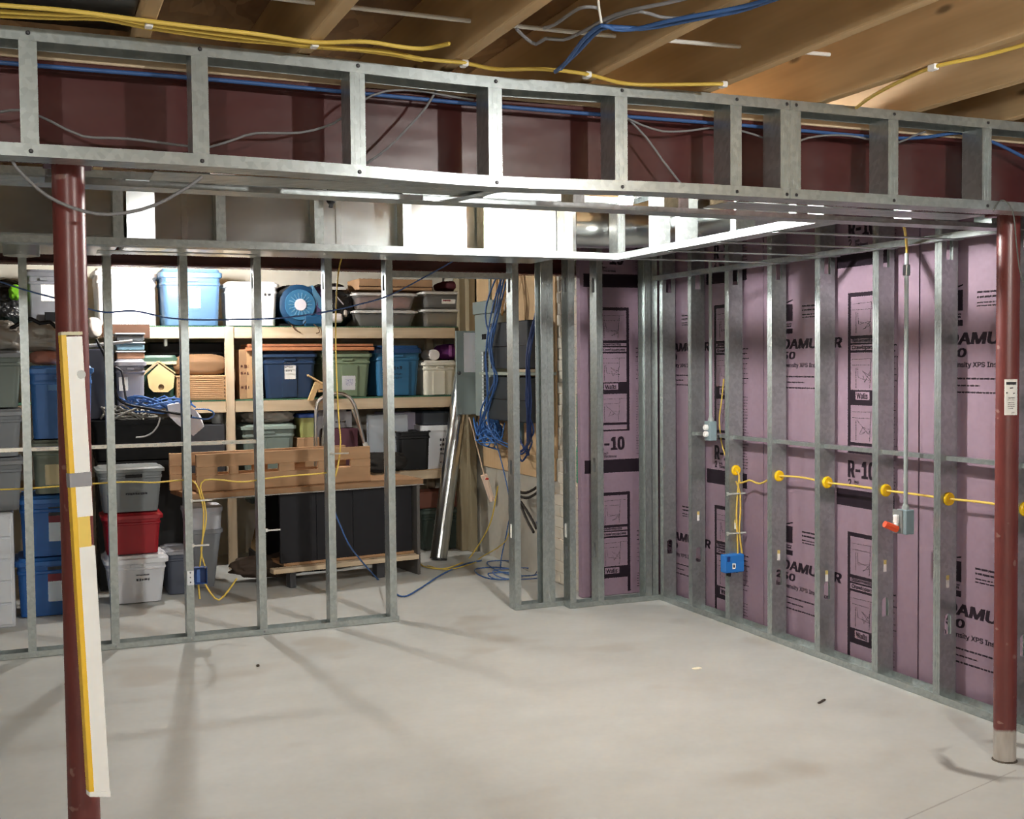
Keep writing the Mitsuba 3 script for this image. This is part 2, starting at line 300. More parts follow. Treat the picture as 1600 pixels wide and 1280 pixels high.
# ================================================================== pink foam boards with their print
def foam(label, a, right, back, print_cols, W=1.21, thick=0.05, U0=0.002):
    """one board: a = its left edge on the floor seen from the room, right = unit vector along the wall to the right"""
    a, right = np.asarray(a, float), np.asarray(right, float); inn = np.asarray(back, float)
    k = thing('foam_board', label, 'foam board')
    P = [a + right * u + inn * t + np.array([0, 0, z]) for u in (U0, W - 0.002) for t in (0, thick) for z in (0.004, 2.55)]
    part(k, 'board', hexa(P), 'pink_foam')
    ink, upv = [], np.array([0, 0, 1.0])
    def flush(n='lettering'):
        if ink: part(k, n, join(ink), 'print_ink', kind='stuff' if n == 'small_print' else None); ink.clear()
    O = lambda u, z: a + right * u - inn * 0.0013 + upv * z
    def rect(u0, u1, z0, z1): ink.append(hexa([O(u, z) + (0 if t else 1) * inn * 0.0012 for u in (u0, u1) for t in (1, 0) for z in (z0, z1)]))
    def text(s, h, u, z, w, shear=0.0, heavy=0.0):
        flush(); ink.append(words(s, h, O(u, z) + inn * 0.0012, right, upv, w, shear))
        if heavy: ink.append(words(s, h, O(u + heavy, z) + inn * 0.0011, right, upv, w, shear))
        flush()
    def lines(u0, u1, z, h, seed, n=1, gap=0.02):
        r = random.Random(seed)
        for i in range(n):
            u, e = u0, u0 + (u1 - u0) * (0.7 + 0.3 * r.random())
            while u < e:
                w = 0.008 + 0.03 * r.random(); rect(u, min(u + w, e), z - i * gap, z - i * gap + h); u += w + 0.006
    for c, dz in print_cols:
        if c == 'name':
            for z in (0.39 + dz, 1.585 + dz, 2.775 + dz):
                if z + 0.2 < 2.5:
                    rect(0.195, 0.262, z + 0.135, z + 0.225); rect(0.195, 0.262, z + 0.068, z + 0.094); rect(0.205, 0.252, z + 0.117, z + 0.122)
                    ink.append(hexa([O(u, zz) + (0 if t else 1) * inn * 0.0012 for u, zlo, zhi in ((0.195, z + 0.228, z + 0.234), (0.262, z + 0.243, z + 0.25)) for t in (1, 0) for zz in (zlo, zhi)]))
                    for i in range(5): rect(0.207 + i * 0.009, 0.213 + i * 0.009, z + 0.103, z + 0.112)
                    flush('logo_print'); lines(0.345, 0.50, z + 0.205, 0.008, 5, 2, 0.021); lines(0.345, 0.50, z + 0.162, 0.005, 6, 2, 0.014); flush('small_print')
                if z < 2.5:
                    text('FOAMULAR', 0.049, 0.102, z - 0.012, 0.555, 0.22, 0.006)
                    text('250', 0.037, 0.112, z - 0.068, 0.165, 0.2, 0.005)
                    text('High Density XPS Insulation', 0.021, 0.10, z - 0.112, 0.47)
                    flush(); lines(0.10, 0.66, z - 0.166, 0.007, 9, 1); lines(0.10, 0.40, z - 0.196, 0.006, 10, 1); lines(0.10, 0.62, z - 0.226, 0.007, 11, 1); flush('small_print')
                flush()
            continue
        for z in (-1.19 + dz, 0.0 + dz, 1.19 + dz):      # the frame, its pictures, the R value and the bar
            u = 0.715
            def R(u0, u1, z0, z1):
                z0, z1 = max(z0, 0.02), min(z1, 2.52)
                if z1 > z0: rect(u0, u1, z0, z1)
            R(u, u + 0.019, z + 1.045, z + 1.84); R(u + 0.221, u + 0.24, z + 1.045, z + 1.84)
            R(u + 0.019, u + 0.221, z + 1.82, z + 1.84)
            R(u + 0.019, u + 0.221, z + 1.612, z + 1.628); R(u + 0.019, u + 0.221, z + 1.584, z + 1.592); R(u + 0.019, u + 0.221, z + 1.545, z + 1.556)
            R(u + 0.019, u + 0.055, z + 1.285, z + 1.36); R(u + 0.16, u + 0.221, z + 1.285, z + 1.36); R(u + 0.055, u + 0.16, z + 1.352, z + 1.36); R(u + 0.055, u + 0.16, z + 1.285, z + 1.312)
            R(u + 0.019, u + 0.221, z + 1.085, z + 1.10); R(u + 0.019, u + 0.221, z + 1.045, z + 1.055)
            flush('frame_print')
            if 0.05 < z + 1.6 < 2.45:
                text('Basements', 0.017, u + 0.03, z + 1.596, 0.15); text('Crawlspaces', 0.017, u + 0.03, z + 1.562, 0.18)
            if 0.05 < z + 1.32 < 2.45: text('Walls', 0.026, u + 0.065, z + 1.318, 0.08)
            flush()
            for (b0, b1) in ((1.64, 1.81), (1.37, 1.535), (1.11, 1.275)):   # thin line pictures of a room, a slope and a cavity
                if b0 + z > 0.03 and b1 + z < 2.5:
                    h = b1 - b0
                    def seg(p, q, w=0.0016):
                        p, q = np.array(p), np.array(q); d = (q - p) / (np.linalg.norm(q - p) + 1e-9); nn = np.array([-d[1], d[0]]) * w / 2
                        ink.append(hexa([O(u + 0.03 + s[0], z + b0 + s[1]) + (0 if t else 1) * inn * 0.0012 for s2 in (p, q) for t in (1, 0) for s in (s2 - nn, s2 + nn)]))
                    r = random.Random(int(b0 * 100))
                    seg((0.0, h * 0.85), (0.18, h * 0.88)); seg((0.0, h * 0.68), (0.13, h * 0.68)); seg((0.13, 0), (0.14, h * 0.88)); seg((0.03, 0), (0.03, h * 0.6))
                    q = (0.04, h * 0.6)
                    for i in range(7):
                        q2 = (0.04 + 0.1 * r.random(), h * (0.1 + 0.5 * r.random())); seg(q, q2, 0.0013); q = q2
                flush('line_picture')
            if 0.02 < z + 0.92 < 2.42:
                text('R-10', 0.080, u, z + 0.926, 0.195, 0.0, 0.008)
                text('2', 0.036, u + 0.003, z + 0.878, 0.022, 0.0); text('inch', 0.015, u + 0.05, z + 0.896, 0.034); text('Thickness', 0.015, u + 0.05, z + 0.876, 0.095)
            flush(); R(u - 0.085, u + 0.335, z + 0.778, z + 0.862); flush('bar_print')
            flush()
            for i in range(8):
                zz = z + 1.575 - i * 0.028
                if 0.03 < zz < 2.45: lines(u + 0.29, u + 0.355, zz, 0.006 if i < 3 else 0.003, i)
            for i in range(26):
                zz = z + 1.30 - i * 0.017
                if 0.03 < zz < 2.45 and zz - z > 0.88: lines(u + 0.29, u + 0.35, zz, 0.0028, 40 + i)
            flush('small_print')
XF, YF = 3.765, 6.57
foam('pink foam board in the right wall beside the far corner, behind the blue outlet box', (XF, 6.575, 0), (0, -1, 0), (1, 0, 0), (('name', 0), ('frame', 0)))
foam('pink foam board in the right wall behind the conduit with the red tag', (XF, 5.36, 0), (0, -1, 0), (1, 0, 0), (('name', 0), ('frame', 0)))
foam('pink foam board in the right wall behind the right steel post', (XF, 4.145, 0), (0, -1, 0), (1, 0, 0), (('name', 0), ('frame', 0)))
foam('pink foam board in the right wall nearest the viewer, outside the frame', (XF, 2.93, 0), (0, -1, 0), (1, 0, 0), (('name', 0), ('frame', 0)))
foam('narrow pink foam board facing the viewer in the far corner', (2.62, YF, 0), (1, 0, 0), (0, 1, 0), (('frame', 0.02),), 1.144, 0.05, 0.605)

# ================================================================== lamps
for (p, L, lab) in BULBS:
    k = thing('ceiling_bulb', lab, 'light bulb')
    part(k, 'bulb', lathe([(0.002, -0.037), (0.017, -0.034), (0.029, -0.022), (0.0335, -0.004), (0.030, 0.014), (0.020, 0.032), (0.0135, 0.046)], 16, p), WHITE, True)
    scene[k + '__bulb']['emitter'] = {'type': 'area', 'radiance': rgb([L, L * 0.985, L * 0.945])}
    part(k, 'lampholder', lathe([(0.055, JB - p[2] - 0.001), (0.055, JB - p[2] - 0.014), (0.030, JB - p[2] - 0.024), (0.022, 0.078), (0.022, 0.052), (0.015, 0.0465)], 20, p), WHITE, 40)

# ================================================================== steel beam, posts and the box framed round the beam
k = thing('steel_beam', 'long red oxide steel I-beam seen between the studs of the front header', 'beam')
bx = (-4.95, 3.80)
part(k, 'web', box(bx[0], bx[1], 3.221, 3.231, 2.056, 2.272), 'red_oxide_beam')
part(k, 'bottom_flange', box(bx[0], bx[1], 3.166, 3.284, 2.044, 2.056, 0.002), 'red_oxide_beam')
part(k, 'top_flange', box(bx[0], bx[1], 3.156, 3.296, 2.272, 2.284, 0.002), 'red_oxide_beam')
part(k, 'nailer_plank', box(bx[0], bx[1], 3.150, 3.300, 2.284, JB, 0.002), 'pine_along_x', label='tan wooden plank on top of the steel beam')
def post(label, x, y, z1=2.044):
    k = thing('steel_post', label, 'post')
    part(k, 'pipe', lathe([(0.0405, 0.002), (0.0405, z1 - 0.012)], 32, (x, y, 0)), 'red_oxide_post', 30)
    part(k, 'cap_plate', box(x - 0.06, x + 0.06, y - 0.058, y + 0.058, z1 - 0.012, z1, 0.002), 'red_oxide_beam')
    return k
k = thing('storage_beam', 'dark red steel I-beam behind the top of the partition, above the shelves', 'beam')
part(k, 'web', box(-4.95, 3.29, 6.795, 6.805, 2.086, 2.306), 'red_oxide_beam'); part(k, 'bottom_flange', box(-4.95, 3.29, 6.735, 6.865, 2.074, 2.086, 0.002), 'red_oxide_beam'); part(k, 'top_flange', box(-4.95, 3.29, 6.735, 6.865, 2.306, 2.320, 0.002), 'red_oxide_beam')
LP, RP = (0.105, 3.226), (3.345, 3.226)
post('dark red steel post at the left with a long yellow and white level on it', *LP)
kp = post('dark red steel post at the right with a white tag and a bare foot', *RP)
tg = [(RP[0] + 0.0415 * math.sin(a), RP[1] - 0.0415 * math.cos(a)) for a in np.linspace(-1.05, 0.12, 9)]
tz0, tz1 = 1.300, 1.432
def curved(pts, z0, z1, th=0.0006):
    r = []
    for x, y in pts:
        d = np.array([x - RP[0], y - RP[1]]); d /= np.linalg.norm(d)
        r.append(np.array([[x, y, z0], [x, y, z1], [x + d[0] * th, y + d[1] * th, z1], [x + d[0] * th, y + d[1] * th, z0]]))
    return loft(r)
kt = part(kp, 'tag', curved(tg, tz0, tz1), PAPER, label='white paper tag on the right post')
ink = [curved([(x + (x - RP[0]) * 0.018, y + (y - RP[1]) * 0.018) for x, y in tg[a:b]], z, z + h, 0.0004) for a, b, z, h in
       ((1, 8, 1.412, 0.010), (3, 6, 1.398, 0.004), (1, 3, 1.380, 0.005), (1, 2, 1.374, 0.006), (5, 7, 1.379, 0.003), (2, 7, 1.362, 0.003), (2, 7, 1.355, 0.002), (2, 7, 1.345, 0.002), (2, 7, 1.338, 0.002), (2, 7, 1.331, 0.002), (2, 6, 1.324, 0.002), (4, 7, 1.308, 0.002))]
part(kt, 'print', join(ink), INKY, kind='stuff')
part(kp, 'grout_ring', lathe([(0.046, 0.0), (0.045, 0.003), (0.041, 0.006)], 20, (RP[0], RP[1], 0)), paint(92, 86, 78, 0.9, 0.1), True)

# the spirit level held upright on the left post
k = thing('spirit_level', 'long white and yellow spirit level held upright against the left red post', 'spirit level')
la, lb = np.array([0.098, 3.150, 1.592]), np.array([0.137, 3.120, 0.400])     # centres of its ends
ax = (la - lb) / np.linalg.norm(la - lb); fx = np.array([0.97, 0.24, 0.0]); fx -= ax * (fx @ ax); fx /= np.linalg.norm(fx); fy = np.cross(ax, fx)
def lev(u0, u1, v0, v1, t0, t1): return hexa([lb + fx * u + fy * v + ax * t for u in (u0, u1) for v in (v0, v1) for t in (t0, t1)])
LL = float(np.linalg.norm(la - lb))
white_face, yellow_face = paint(250, 252, 250, 0.4), paint(244, 200, 60, 0.4)
part(k, 'web_lower', lev(-0.014, 0.026, -0.012, 0.012, 0.012, LL * 0.545), white_face)
part(k, 'web_upper', lev(-0.014, 0.026, -0.012, 0.012, LL * 0.61, LL - 0.004), white_face)
part(k, 'web_middle', lev(-0.014, 0.018, -0.012, 0.012, LL * 0.545, LL * 0.61), paint(244, 214, 110, 0.4), label='pale yellow vial notch in the edge of the level')
part(k, 'edge_rail', lev(-0.026, -0.014, -0.014, 0.014, 0.022, LL), yellow_face, label='yellow edge of the level')
part(k, 'end_cap', hexa([lb + fx * u + fy * v + ax * t for u, ts in ((-0.026, (0.010, 0.022)), (0.027, (-0.004, 0.012))) for v in (-0.014, 0.014) for t in ts]), white_face)
part(k, 'top_cap', lev(-0.026, 0.027, -0.014, 0.014, LL, LL + 0.008), paint(214, 210, 180, 0.5))
part(k, 'tape_band', lev(-0.0275, 0.0275, -0.0155, 0.0155, LL * 0.675, LL * 0.705), paint(150, 152, 160, 0.5), label='grey tape round the level')
part(k, 'sticker', mv(plate(Point(0, 0).buffer(0.011, 10), lb + fx * 0.018 + ax * LL * 0.915 - fy * 0.0128, fx, ax, 0.0006)), paint(205, 210, 208))

# --- front header: two lengths of track with studs every sixteen inches
def sag(x): return -0.013 * np.exp(-((x - 1.2) / 0.42) ** 2)
S1, S2 = np.linspace(-2.0, 2.205, 40), np.linspace(2.207, 3.76, 14)
HT = JB - 0.002
k = thing('header_frame', 'galvanized steel header frame under the joists in front of the red beam', 'steel frame')
for s in (S1, S2):
    part(k, 'top_track', sagged(track(s, 3.0, SD, HT, 0.031, -1), sag), 'galvanized')
    part(k, 'bottom_track', sagged(track(s, 3.0, SD, 2.015, 0.031, 1), sag), 'galvanized')
HX = [-1.60, -1.20, -0.80, -0.40, -0.006, 0.393, 0.801, 1.195, 1.592, 1.988, 2.172, 2.2075, 2.593, 2.993, 3.39]
for i, x in enumerate(HX):
    part(k, 'stud', mv(stud(HT - 2.015 - 0.006), x, 3.0025, 2.018 + float(sag(np.array(x)))), 'galvanized')
    for z in (HT - 0.013, 2.0275): part(k, 'screw', screw((x + 0.022, 2.9998, z + float(sag(np.array(x))))), 'screw_metal')
# --- rear side of the box round the beam
k = thing('rear_header_frame', 'galvanized steel frame on the far side of the red beam, its underside facing down', 'steel frame')
s = np.linspace(-2.0, 3.64, 20)
part(k, 'bottom_track', track(s, 3.408, SD, 2.015, 0.017, 1), 'galvanized')
part(k, 'top_track', track(s, 3.408, SD, HT, 0.028, -1), 'galvanized')
for x in [v for v in HX if v < 3.5 and v != 2.2075]: part(k, 'stud', mv(stud(HT - 2.021), x + 0.06, 3.410, 2.018), 'galvanized')
part(k, 'backing_strip', box(0.31, 1.28, 3.115, 3.265, 2.0125, 2.0145), 'galvanized')
part(k, 'backing_strip', box(2.05, 3.12, 3.115, 3.255, 2.0125, 2.0145), 'galvanized')
part(k, 'backing_strip', box(-1.9, 0.05, 3.30, 3.40, 2.0125, 2.0145), 'galvanized')
qa, qb = np.array((1.196,3.359,2.012)), np.array((1.26,3.077,2.012))
part(k, 'twisted_strap', loft([np.array([p + [-0.03, -0.02, -0.004 * math.sin(3 * t)], p + [0.03, 0.02, 0.004 * math.sin(3 * t)], p + [0.03, 0.02, 0.0015 + 0.004 * math.sin(3 * t)], p + [-0.03, -0.02, 0.0015 - 0.004 * math.sin(3 * t)]]) for t in np.linspace(0, 1, 7) for p in [qa * (1 - t) + qb * t - [0, 0, 0.006]]]), 'galvanized')

# --- far header, round the duct, and its return along the right wall
k = thing('far_header_frame', 'galvanized steel header frame in front of the shiny duct', 'steel frame')
s = np.linspace(-2.0, 2.74, 24)
part(k, 'bottom_track', track(s, 5.05, SD, 2.015, 0.031, 1), 'galvanized')
part(k, 'top_track', track(s, 5.05, SD, HT, 0.031, -1), 'galvanized')
for x in (-1.6, -1.2, -0.8, -0.4, 0.334, 0.752, 1.178, 1.586, 1.982, 2.403, 2.690): part(k, 'stud', mv(stud(HT - 2.021), x, 5.0525, 2.018), 'galvanized')
part(k, 'ledger', track(s, 6.345, SD, 2.200, 0.028, 1), 'galvanized')
part(k, 'flat_strip', box(0.28, 0.96, 5.22, 5.34, 2.004, 2.0095), 'duct_metal')
k = thing('side_header_frame', 'brightly lit galvanized steel header frame running to the far corner beside the bulb', 'steel frame')
s = np.linspace(3.50, 5.05, 10)
part(k, 'bottom_track', along_y(track(s, -2.782, SD, 2.015, 0.031, 1)), 'galvanized')
part(k, 'top_track', along_y(track(s, -2.782, SD, HT, 0.031, -1)), 'galvanized')
for y in (4.70, 4.46, 4.02, 3.62): part(k, 'stud', mv(along_y(stud(HT - 2.021)), 2.780, y, 2.018), 'galvanized')
part(k, 'ledger', along_y(track(np.linspace(3.50, 6.40, 12), -3.652, 0.041, 2.016, 0.028, 1)), 'galvanized')
for y in (3.75, 4.15, 4.55, 4.95): part(k, 'cross_piece', box(2.70, 3.64, y, y + 0.035, 2.0095, 2.0135), 'galvanized')

# --- ducts
k = thing('sheet_metal_duct', 'large shiny sheet metal duct behind the studs of the far header', 'duct')
part(k, 'angled_side', hexa([[x, y, z] for x, y0 in ((0.39, 5.150), (0.51, 5.150)) for y in ((y0 + 0.0) - (0.0 if x > 0.5 else 0.058), y0 + 0.008) for z in (2.05, 2.31)]), 'duct_metal')
part(k, 'trunk', box(0.40, 2.52, 5.16, 5.72, 2.045, 2.315, 0.006), 'duct_metal')
for x in (0.62, 1.30, 2.38): part(k, 'seam_cleat', box(x, x + 0.025, 5.152, 5.162, 2.04, 2.318), 'duct_metal')
k = thing('duct_plenum', 'dull metal duct box at the left end of the shiny duct', 'duct')
part(k, 'body', box(-1.7, 0.385, 5.160, 5.95, 2.05, 2.31, 0.01), 'duct_metal')
part(k, 'collar', lathe([(0.075, 2.0), (0.075, 2.05), (0.082, 2.052)], 24, (-0.02, 5.5, 0)), 'duct_metal', 30)
part(k, 'flange', box(-1.7, 0.385, 5.135, 5.155, 2.044, 2.062), 'galvanized')
k = thing('round_duct', 'round shiny duct elbow behind the corner of the far header', 'duct')
pts = [(2.50, 5.33, 2.19), (2.54, 5.33, 2.19), (2.76, 5.31, 2.19), (2.89, 5.22, 2.19), (2.95, 5.06, 2.19), (2.96, 4.70, 2.19)]
part(k, 'elbow', tube(pts[1:], 0.095, 20, step=0.02), 'duct_metal', 30)
part(k, 'pipe', rod((2.96, 4.70, 2.19), (2.98, 3.62, 2.19), 0.090, 20), 'duct_metal', 40)
for y in (4.68, 4.35): part(k, 'crimped_collar', rod((2.962, y, 2.19), (2.962, y - 0.03, 2.19), 0.099, 20), 'duct_metal', 40)
k = single('sprinkler_clip', join(box(1.235, 1.262, 5.02, 5.045, 2.24, 2.30), lathe([(0.012, 2.222), (0.02, 2.23), (0.02, 2.242)], 10, (1.248, 5.03, 0)), box(1.24, 1.256, 5.022, 5.04, 2.205, 2.222)), BLACK, 'small black plug hanging in front of the shiny duct', 'plug')
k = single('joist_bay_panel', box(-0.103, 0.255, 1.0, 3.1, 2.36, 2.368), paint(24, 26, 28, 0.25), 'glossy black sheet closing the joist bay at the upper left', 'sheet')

# ================================================================== stud walls
CR = [0.34, 0.87, 1.98]
k = thing('partition_frame', 'galvanized steel stud partition in front of the storage shelves', 'stud wall')
PY, PT = 6.44, 2.31
s = np.linspace(-2.0, 1.965, 16)
def pskew(m):   # the track wanders a little off the line of the studs
    v = np.array(m.vertices); v[:, 1] += 0.0 * v[:, 0]; return M(v, m.faces)
part(k, 'bottom_track', track(s, PY - 0.002, SD + 0.004, 0.002, 0.031, 1), 'galvanized')
part(k, 'top_track', track(np.linspace(-2.0, 3.7, 20), PY - 0.002, SD + 0.004, PT, 0.031, -1), 'galvanized')
for x in (-1.65, -1.25, -0.84, -0.43, -0.042, 0.369, 0.760, 1.155, 1.555, 1.913): part(k, 'stud', mv(stud(PT - 0.008, CR), x, PY, 0.004), 'galvanized')
part(k, 'door_header', track(np.linspace(1.95, 2.70, 6), PY - 0.002, SD + 0.004, 2.021, 0.031, 1), 'galvanized')
part(k, 'bracing_channel', join(box(-2.0, 1.172, PY + 0.024, PY + 0.026, 1.076, 1.096), box(-2.0, 1.172, PY + 0.024, PY + 0.060, 1.094, 1.096)), 'chrome', label='bright perforated bracing channel across the partition')
for x in np.arange(-0.2, 1.12, 0.045): part(k, 'channel_slot', box(x, x + 0.016, PY + 0.0225, PY + 0.024, 1.083, 1.089), 'galvanized') if x > -0.05 else None
for x in (0.0, 0.39, 0.785, 1.178): part(k, 'screw', screw((x, PY - 0.0025, 0.018)), 'chrome')
k = thing('corner_frame', 'galvanized steel stud wall between the doorway and the far corner', 'stud wall')
part(k, 'bottom_track', track(np.linspace(2.70, 3.09, 4), 6.415, SD + 0.004, 0.002, 0.031, 1), 'galvanized')
part(k, 'bottom_track', track(np.linspace(3.02, 3.66, 6), 6.318, SD + 0.004, 0.002, 0.031, 1), 'galvanized')
for x, y in ((2.696, 6.417), (2.925, 6.417), (3.022, 6.32), (3.215, 6.32), (3.60, 6.32)): part(k, 'stud', mv(stud(PT - 0.008, CR), x, y, 0.004), 'galvanized')
m = stud(PT - 0.008, CR); v = np.array(m.vertices); v[:, 0] = SW - v[:, 0]; m = M(v, m.faces[:, ::-1])
part(k, 'stud', mv(m, 2.885, 6.417, 0.004), 'galvanized')
part(k, 'stud', mv(m, 3.555, 6.32, 0.004), 'galvanized')
part(k, 'corner_bead', box(3.10, 3.135, 6.46, 6.475, 1.93, 2.31), 'galvanized')
for x, z in ((2.693, 0.44), (3.019, 0.435)): part(k, 'sticker', box(x - 0.0012, x, 6.36 if x > 3 else 6.45, 6.385 if x > 3 else 6.475, z, z + 0.085), PAPER)
k = thing('side_stud_wall', 'long galvanized steel stud wall in front of the pink foam on the right', 'stud wall')
part(k, 'bottom_track', along_y(track(np.linspace(1.2, 6.41, 24), -3.744, SD + 0.004, 0.002, 0.031, 1)), 'galvanized')
part(k, 'top_track', along_y(track(np.linspace(1.2, 6.41, 24), -3.744, SD + 0.004, PT, 0.031, -1)), 'galvanized')
# studs: web facing the viewer at y, flange towards the far corner
SY = [5.931, 5.533, 5.124, 4.719, 4.289, 3.888, 3.47, 3.07, 2.67, 2.26, 1.86]
m = stud(PT - 0.008, [0.34, 1.98])           # web in x = 0 -> rotate so that the web lies in the plane y = const and the open front faces -x
v = np.array(m.vertices); wall_stud = M(np.stack([v[:, 1], v[:, 0], v[:, 2]], 1), m.faces[:, ::-1])
for i, y in enumerate(SY): part(k, 'stud', mv(wall_stud, 3.650, y, 0.004), 'galvanized')
part(k, 'stud', mv(wall_stud, 3.650, 6.27, 0.004), 'galvanized')
part(k, 'bracing_channel', join(box(3.676, 3.678, 1.3, 5.93, 1.066, 1.086), box(3.676, 3.712, 1.3, 5.93, 1.084, 1.086)), 'galvanized')
for y, z in ((5.931, 0.515), (5.533, 0.515), (5.124, 0.400), (4.719, 0.355), (4.289, 0.475), (3.888, 0.47)):
    part(k, 'sticker', box(3.685, 3.701, y - 0.0012, y, z + 0.035, z + 0.07), PAPER); part(k, 'sticker', box(3.685, 3.701, y - 0.0012, y, z + 0.07, z + 0.09), paint(205, 190, 120, 0.8, 0.2))

# ================================================================== storage shelves
def slab4(c, th, inward=(0, 1, 0)):
    """a thin sheet on four corners (bl, br, tr, tl), thickened along inward"""
    c = np.asarray(c, float); i = np.asarray(inward, float) * th
    return hexa([c[0], c[0] + i, c[3], c[3] + i, c[1], c[1] + i, c[2], c[2] + i][0:0] or [c[0], c[3], c[0] + i, c[3] + i, c[1], c[2], c[1] + i, c[2] + i])
SY0 = 8.65
k = thing('storage_shelving', 'wide wooden storage shelves built of pale lumber along the back wall', 'shelf')
ZT, ZM, ZL = 1.803, 1.256, 0.672
XU = [-0.9, 1.36, 3.13]
part(k, 'upright', box(1.335, 1.397, SY0 - 0.006, SY0 + 0.05, 0, 1.80, 0.003), 'pine_upright')
part(k, 'upright', box(-1.0, -0.94, SY0, SY0 + 0.05, 0, 1.80, 0.003), 'pine_upright')
part(k, 'upright', box(3.08, 3.14, 9.20, 9.25, 0, 1.80, 0.003), 'pine_upright')
for z in (ZT, ZM):
    part(k, 'front_rail', box(-1.0, 1.334, SY0 + 0.006, SY0 + 0.044, z - 0.092, z - 0.006, 0.003), 'pine_along_x')
    part(k, 'front_rail', box(1.398, 3.14, SY0 + 0.006, SY0 + 0.044, z - 0.092, z - 0.006, 0.003), 'pine_along_x')
    part(k, 'deck', box(-1.0, 3.16, SY0 + 0.004, 9.30, z - 0.006, z, 0.0), paint(66, 108, 84, 0.6), label='green edged shelf board')
    part(k, 'back_rail', box(-1.0, 3.16, 9.28, 9.318, z - 0.092, z - 0.006), 'pine_along_x')
part(k, 'front_rail', box(2.42, 3.14, SY0 + 0.006, SY0 + 0.044, ZL - 0.075, ZL - 0.006, 0.003), 'pine_along_x')
part(k, 'front_rail', box(-1.0, 1.334, SY0 + 0.006, SY0 + 0.044, ZL - 0.092, ZL - 0.006, 0.003), 'pine_along_x')
part(k, 'front_rail', box(1.398, 2.42, SY0 + 0.006, SY0 + 0.044, ZL - 0.092, ZL - 0.006, 0.003), 'pine_along_x')
part(k, 'deck', box(-1.0, 3.16, SY0 + 0.004, 9.30, ZL - 0.006, ZL), 'plywood')

def tote(label, x0, x1, z0, z1, y0, d, body, lid=None, taper=0.07, lidh=0.035, tags=(), name='storage_tote', cat='storage bin', grip=True, r=0.035, yaw=0.0, group=None, boss=None):
    """a lidded plastic bin: tapering body, rolled rim, lid, grips and any labels (u0, u1, v0, v1, material) as fractions of the front"""
    k = thing(name, label, cat, group)
    w, h = x1 - x0, z1 - z0; zr = z1 - (lidh if lid else 0); t = taper * w * 0.5; cx, cy = (x0 + x1) / 2, y0 + d / 2
    o = 0.012                                    # rim overhang
    X0, X1, Y0, Y1 = x0 + o, x1 - o, y0 + o, y0 + d - o
    sec = lambda f: (X0 + t * (1 - f), X1 - t * (1 - f), Y0 + t * (1 - f), Y1 - t * (1 - f))
    fin = lambda m: mv(m, rz=yaw, about=(cx, cy, 0)) if yaw else m
    zb = lambda f: z0 + (zr - z0) * f
    rings = [rring(*sec(0.0), zb(0) + 0.006, r * 0.8), rring(*sec(0.02), zb(0.02), r), rring(*sec(0.80), zb(0.80), r)]
    s8 = sec(0.81); rings += [rring(s8[0] - 0.006, s8[1] + 0.006, s8[2] - 0.006, s8[3] + 0.006, zb(0.82), r), rring(s8[0] - 0.006, s8[1] + 0.006, s8[2] - 0.006, s8[3] + 0.006, zb(0.86), r)]
    s9 = sec(0.87); rings += [rring(*s9, zb(0.88), r), rring(*sec(0.96), zb(0.955), r), rring(x0 + 0.002, x1 - 0.002, y0 + 0.002, y0 + d - 0.002, zb(0.965), r), rring(x0 + 0.002, x1 - 0.002, y0 + 0.002, y0 + d - 0.002, zr, r)]
    if not lid:    # open bin: the wall turns in at the rim
        rings += [rring(x0 + 0.012, x1 - 0.012, y0 + 0.012, y0 + d - 0.012, zr, r), rring(*[a + b for a, b in zip(sec(0.5), (0.012, -0.012, 0.012, -0.012))], zb(0.5), r)]
    kb = part(k, 'body', fin(loft(rings)), body, 35)
    if lid:
        part(k, 'lid', fin(loft([rring(x0 - 0.003, x1 + 0.003, y0 - 0.003, y0 + d + 0.003, zr - 0.008, r), rring(x0 - 0.003, x1 + 0.003, y0 - 0.003, y0 + d + 0.003, zr + lidh * 0.45, r), rring(x0 + 0.012, x1 - 0.012, y0 + 0.012, y0 + d - 0.012, zr + lidh * 0.6, r), rring(x0 + 0.02, x1 - 0.02, y0 + 0.02, y0 + d - 0.02, zr + lidh, r)])), lid, 35)
    def front(u, v, off=0.0): 
        s = sec(v); return np.array([x0 + w * u, s[2] - off, zb(v)])
    if boss:     # a raised panel in the middle of the front
        part(kb, 'front_panel', fin(hexa([front(u, v, q) for u in boss[:2] for q in (0.009, -0.01) for v in (0.04, 0.78)])), body)
    if grip:
        part(kb, 'handle', fin(hexa([front(u, v, q) for u in (0.40, 0.60) for q in (0.012, -0.004) for v in (0.885, 0.935)])), body)
    for (u0, u1, v0, v1, m_) in tags:
        off = 0.0096 if boss else 0.0012
        part(kb, 'label', fin(hexa([front(u, v, q) for u in (u0, u1) for q in (off, off - 0.001) for v in (v0, v1)])), m_)
    return k
def marks(k, x0, x1, y, rows, seed, m_=None, name='writing'):
    """hand lettering too small to read: short dark strokes in rows (z, height)"""
    r = random.Random(seed); out = []
    for z, h in rows:
        x = x0
        while x < x1:
            w = h * (0.4 + 0.5 * r.random()); out.append(box(x, min(x + w, x1), y - 0.0012, y, z + h * 0.3 * r.random(), z + h * (0.7 + 0.3 * r.random()))); x += w + h * 0.35
    part(k, name, join(out), m_ or INKY)

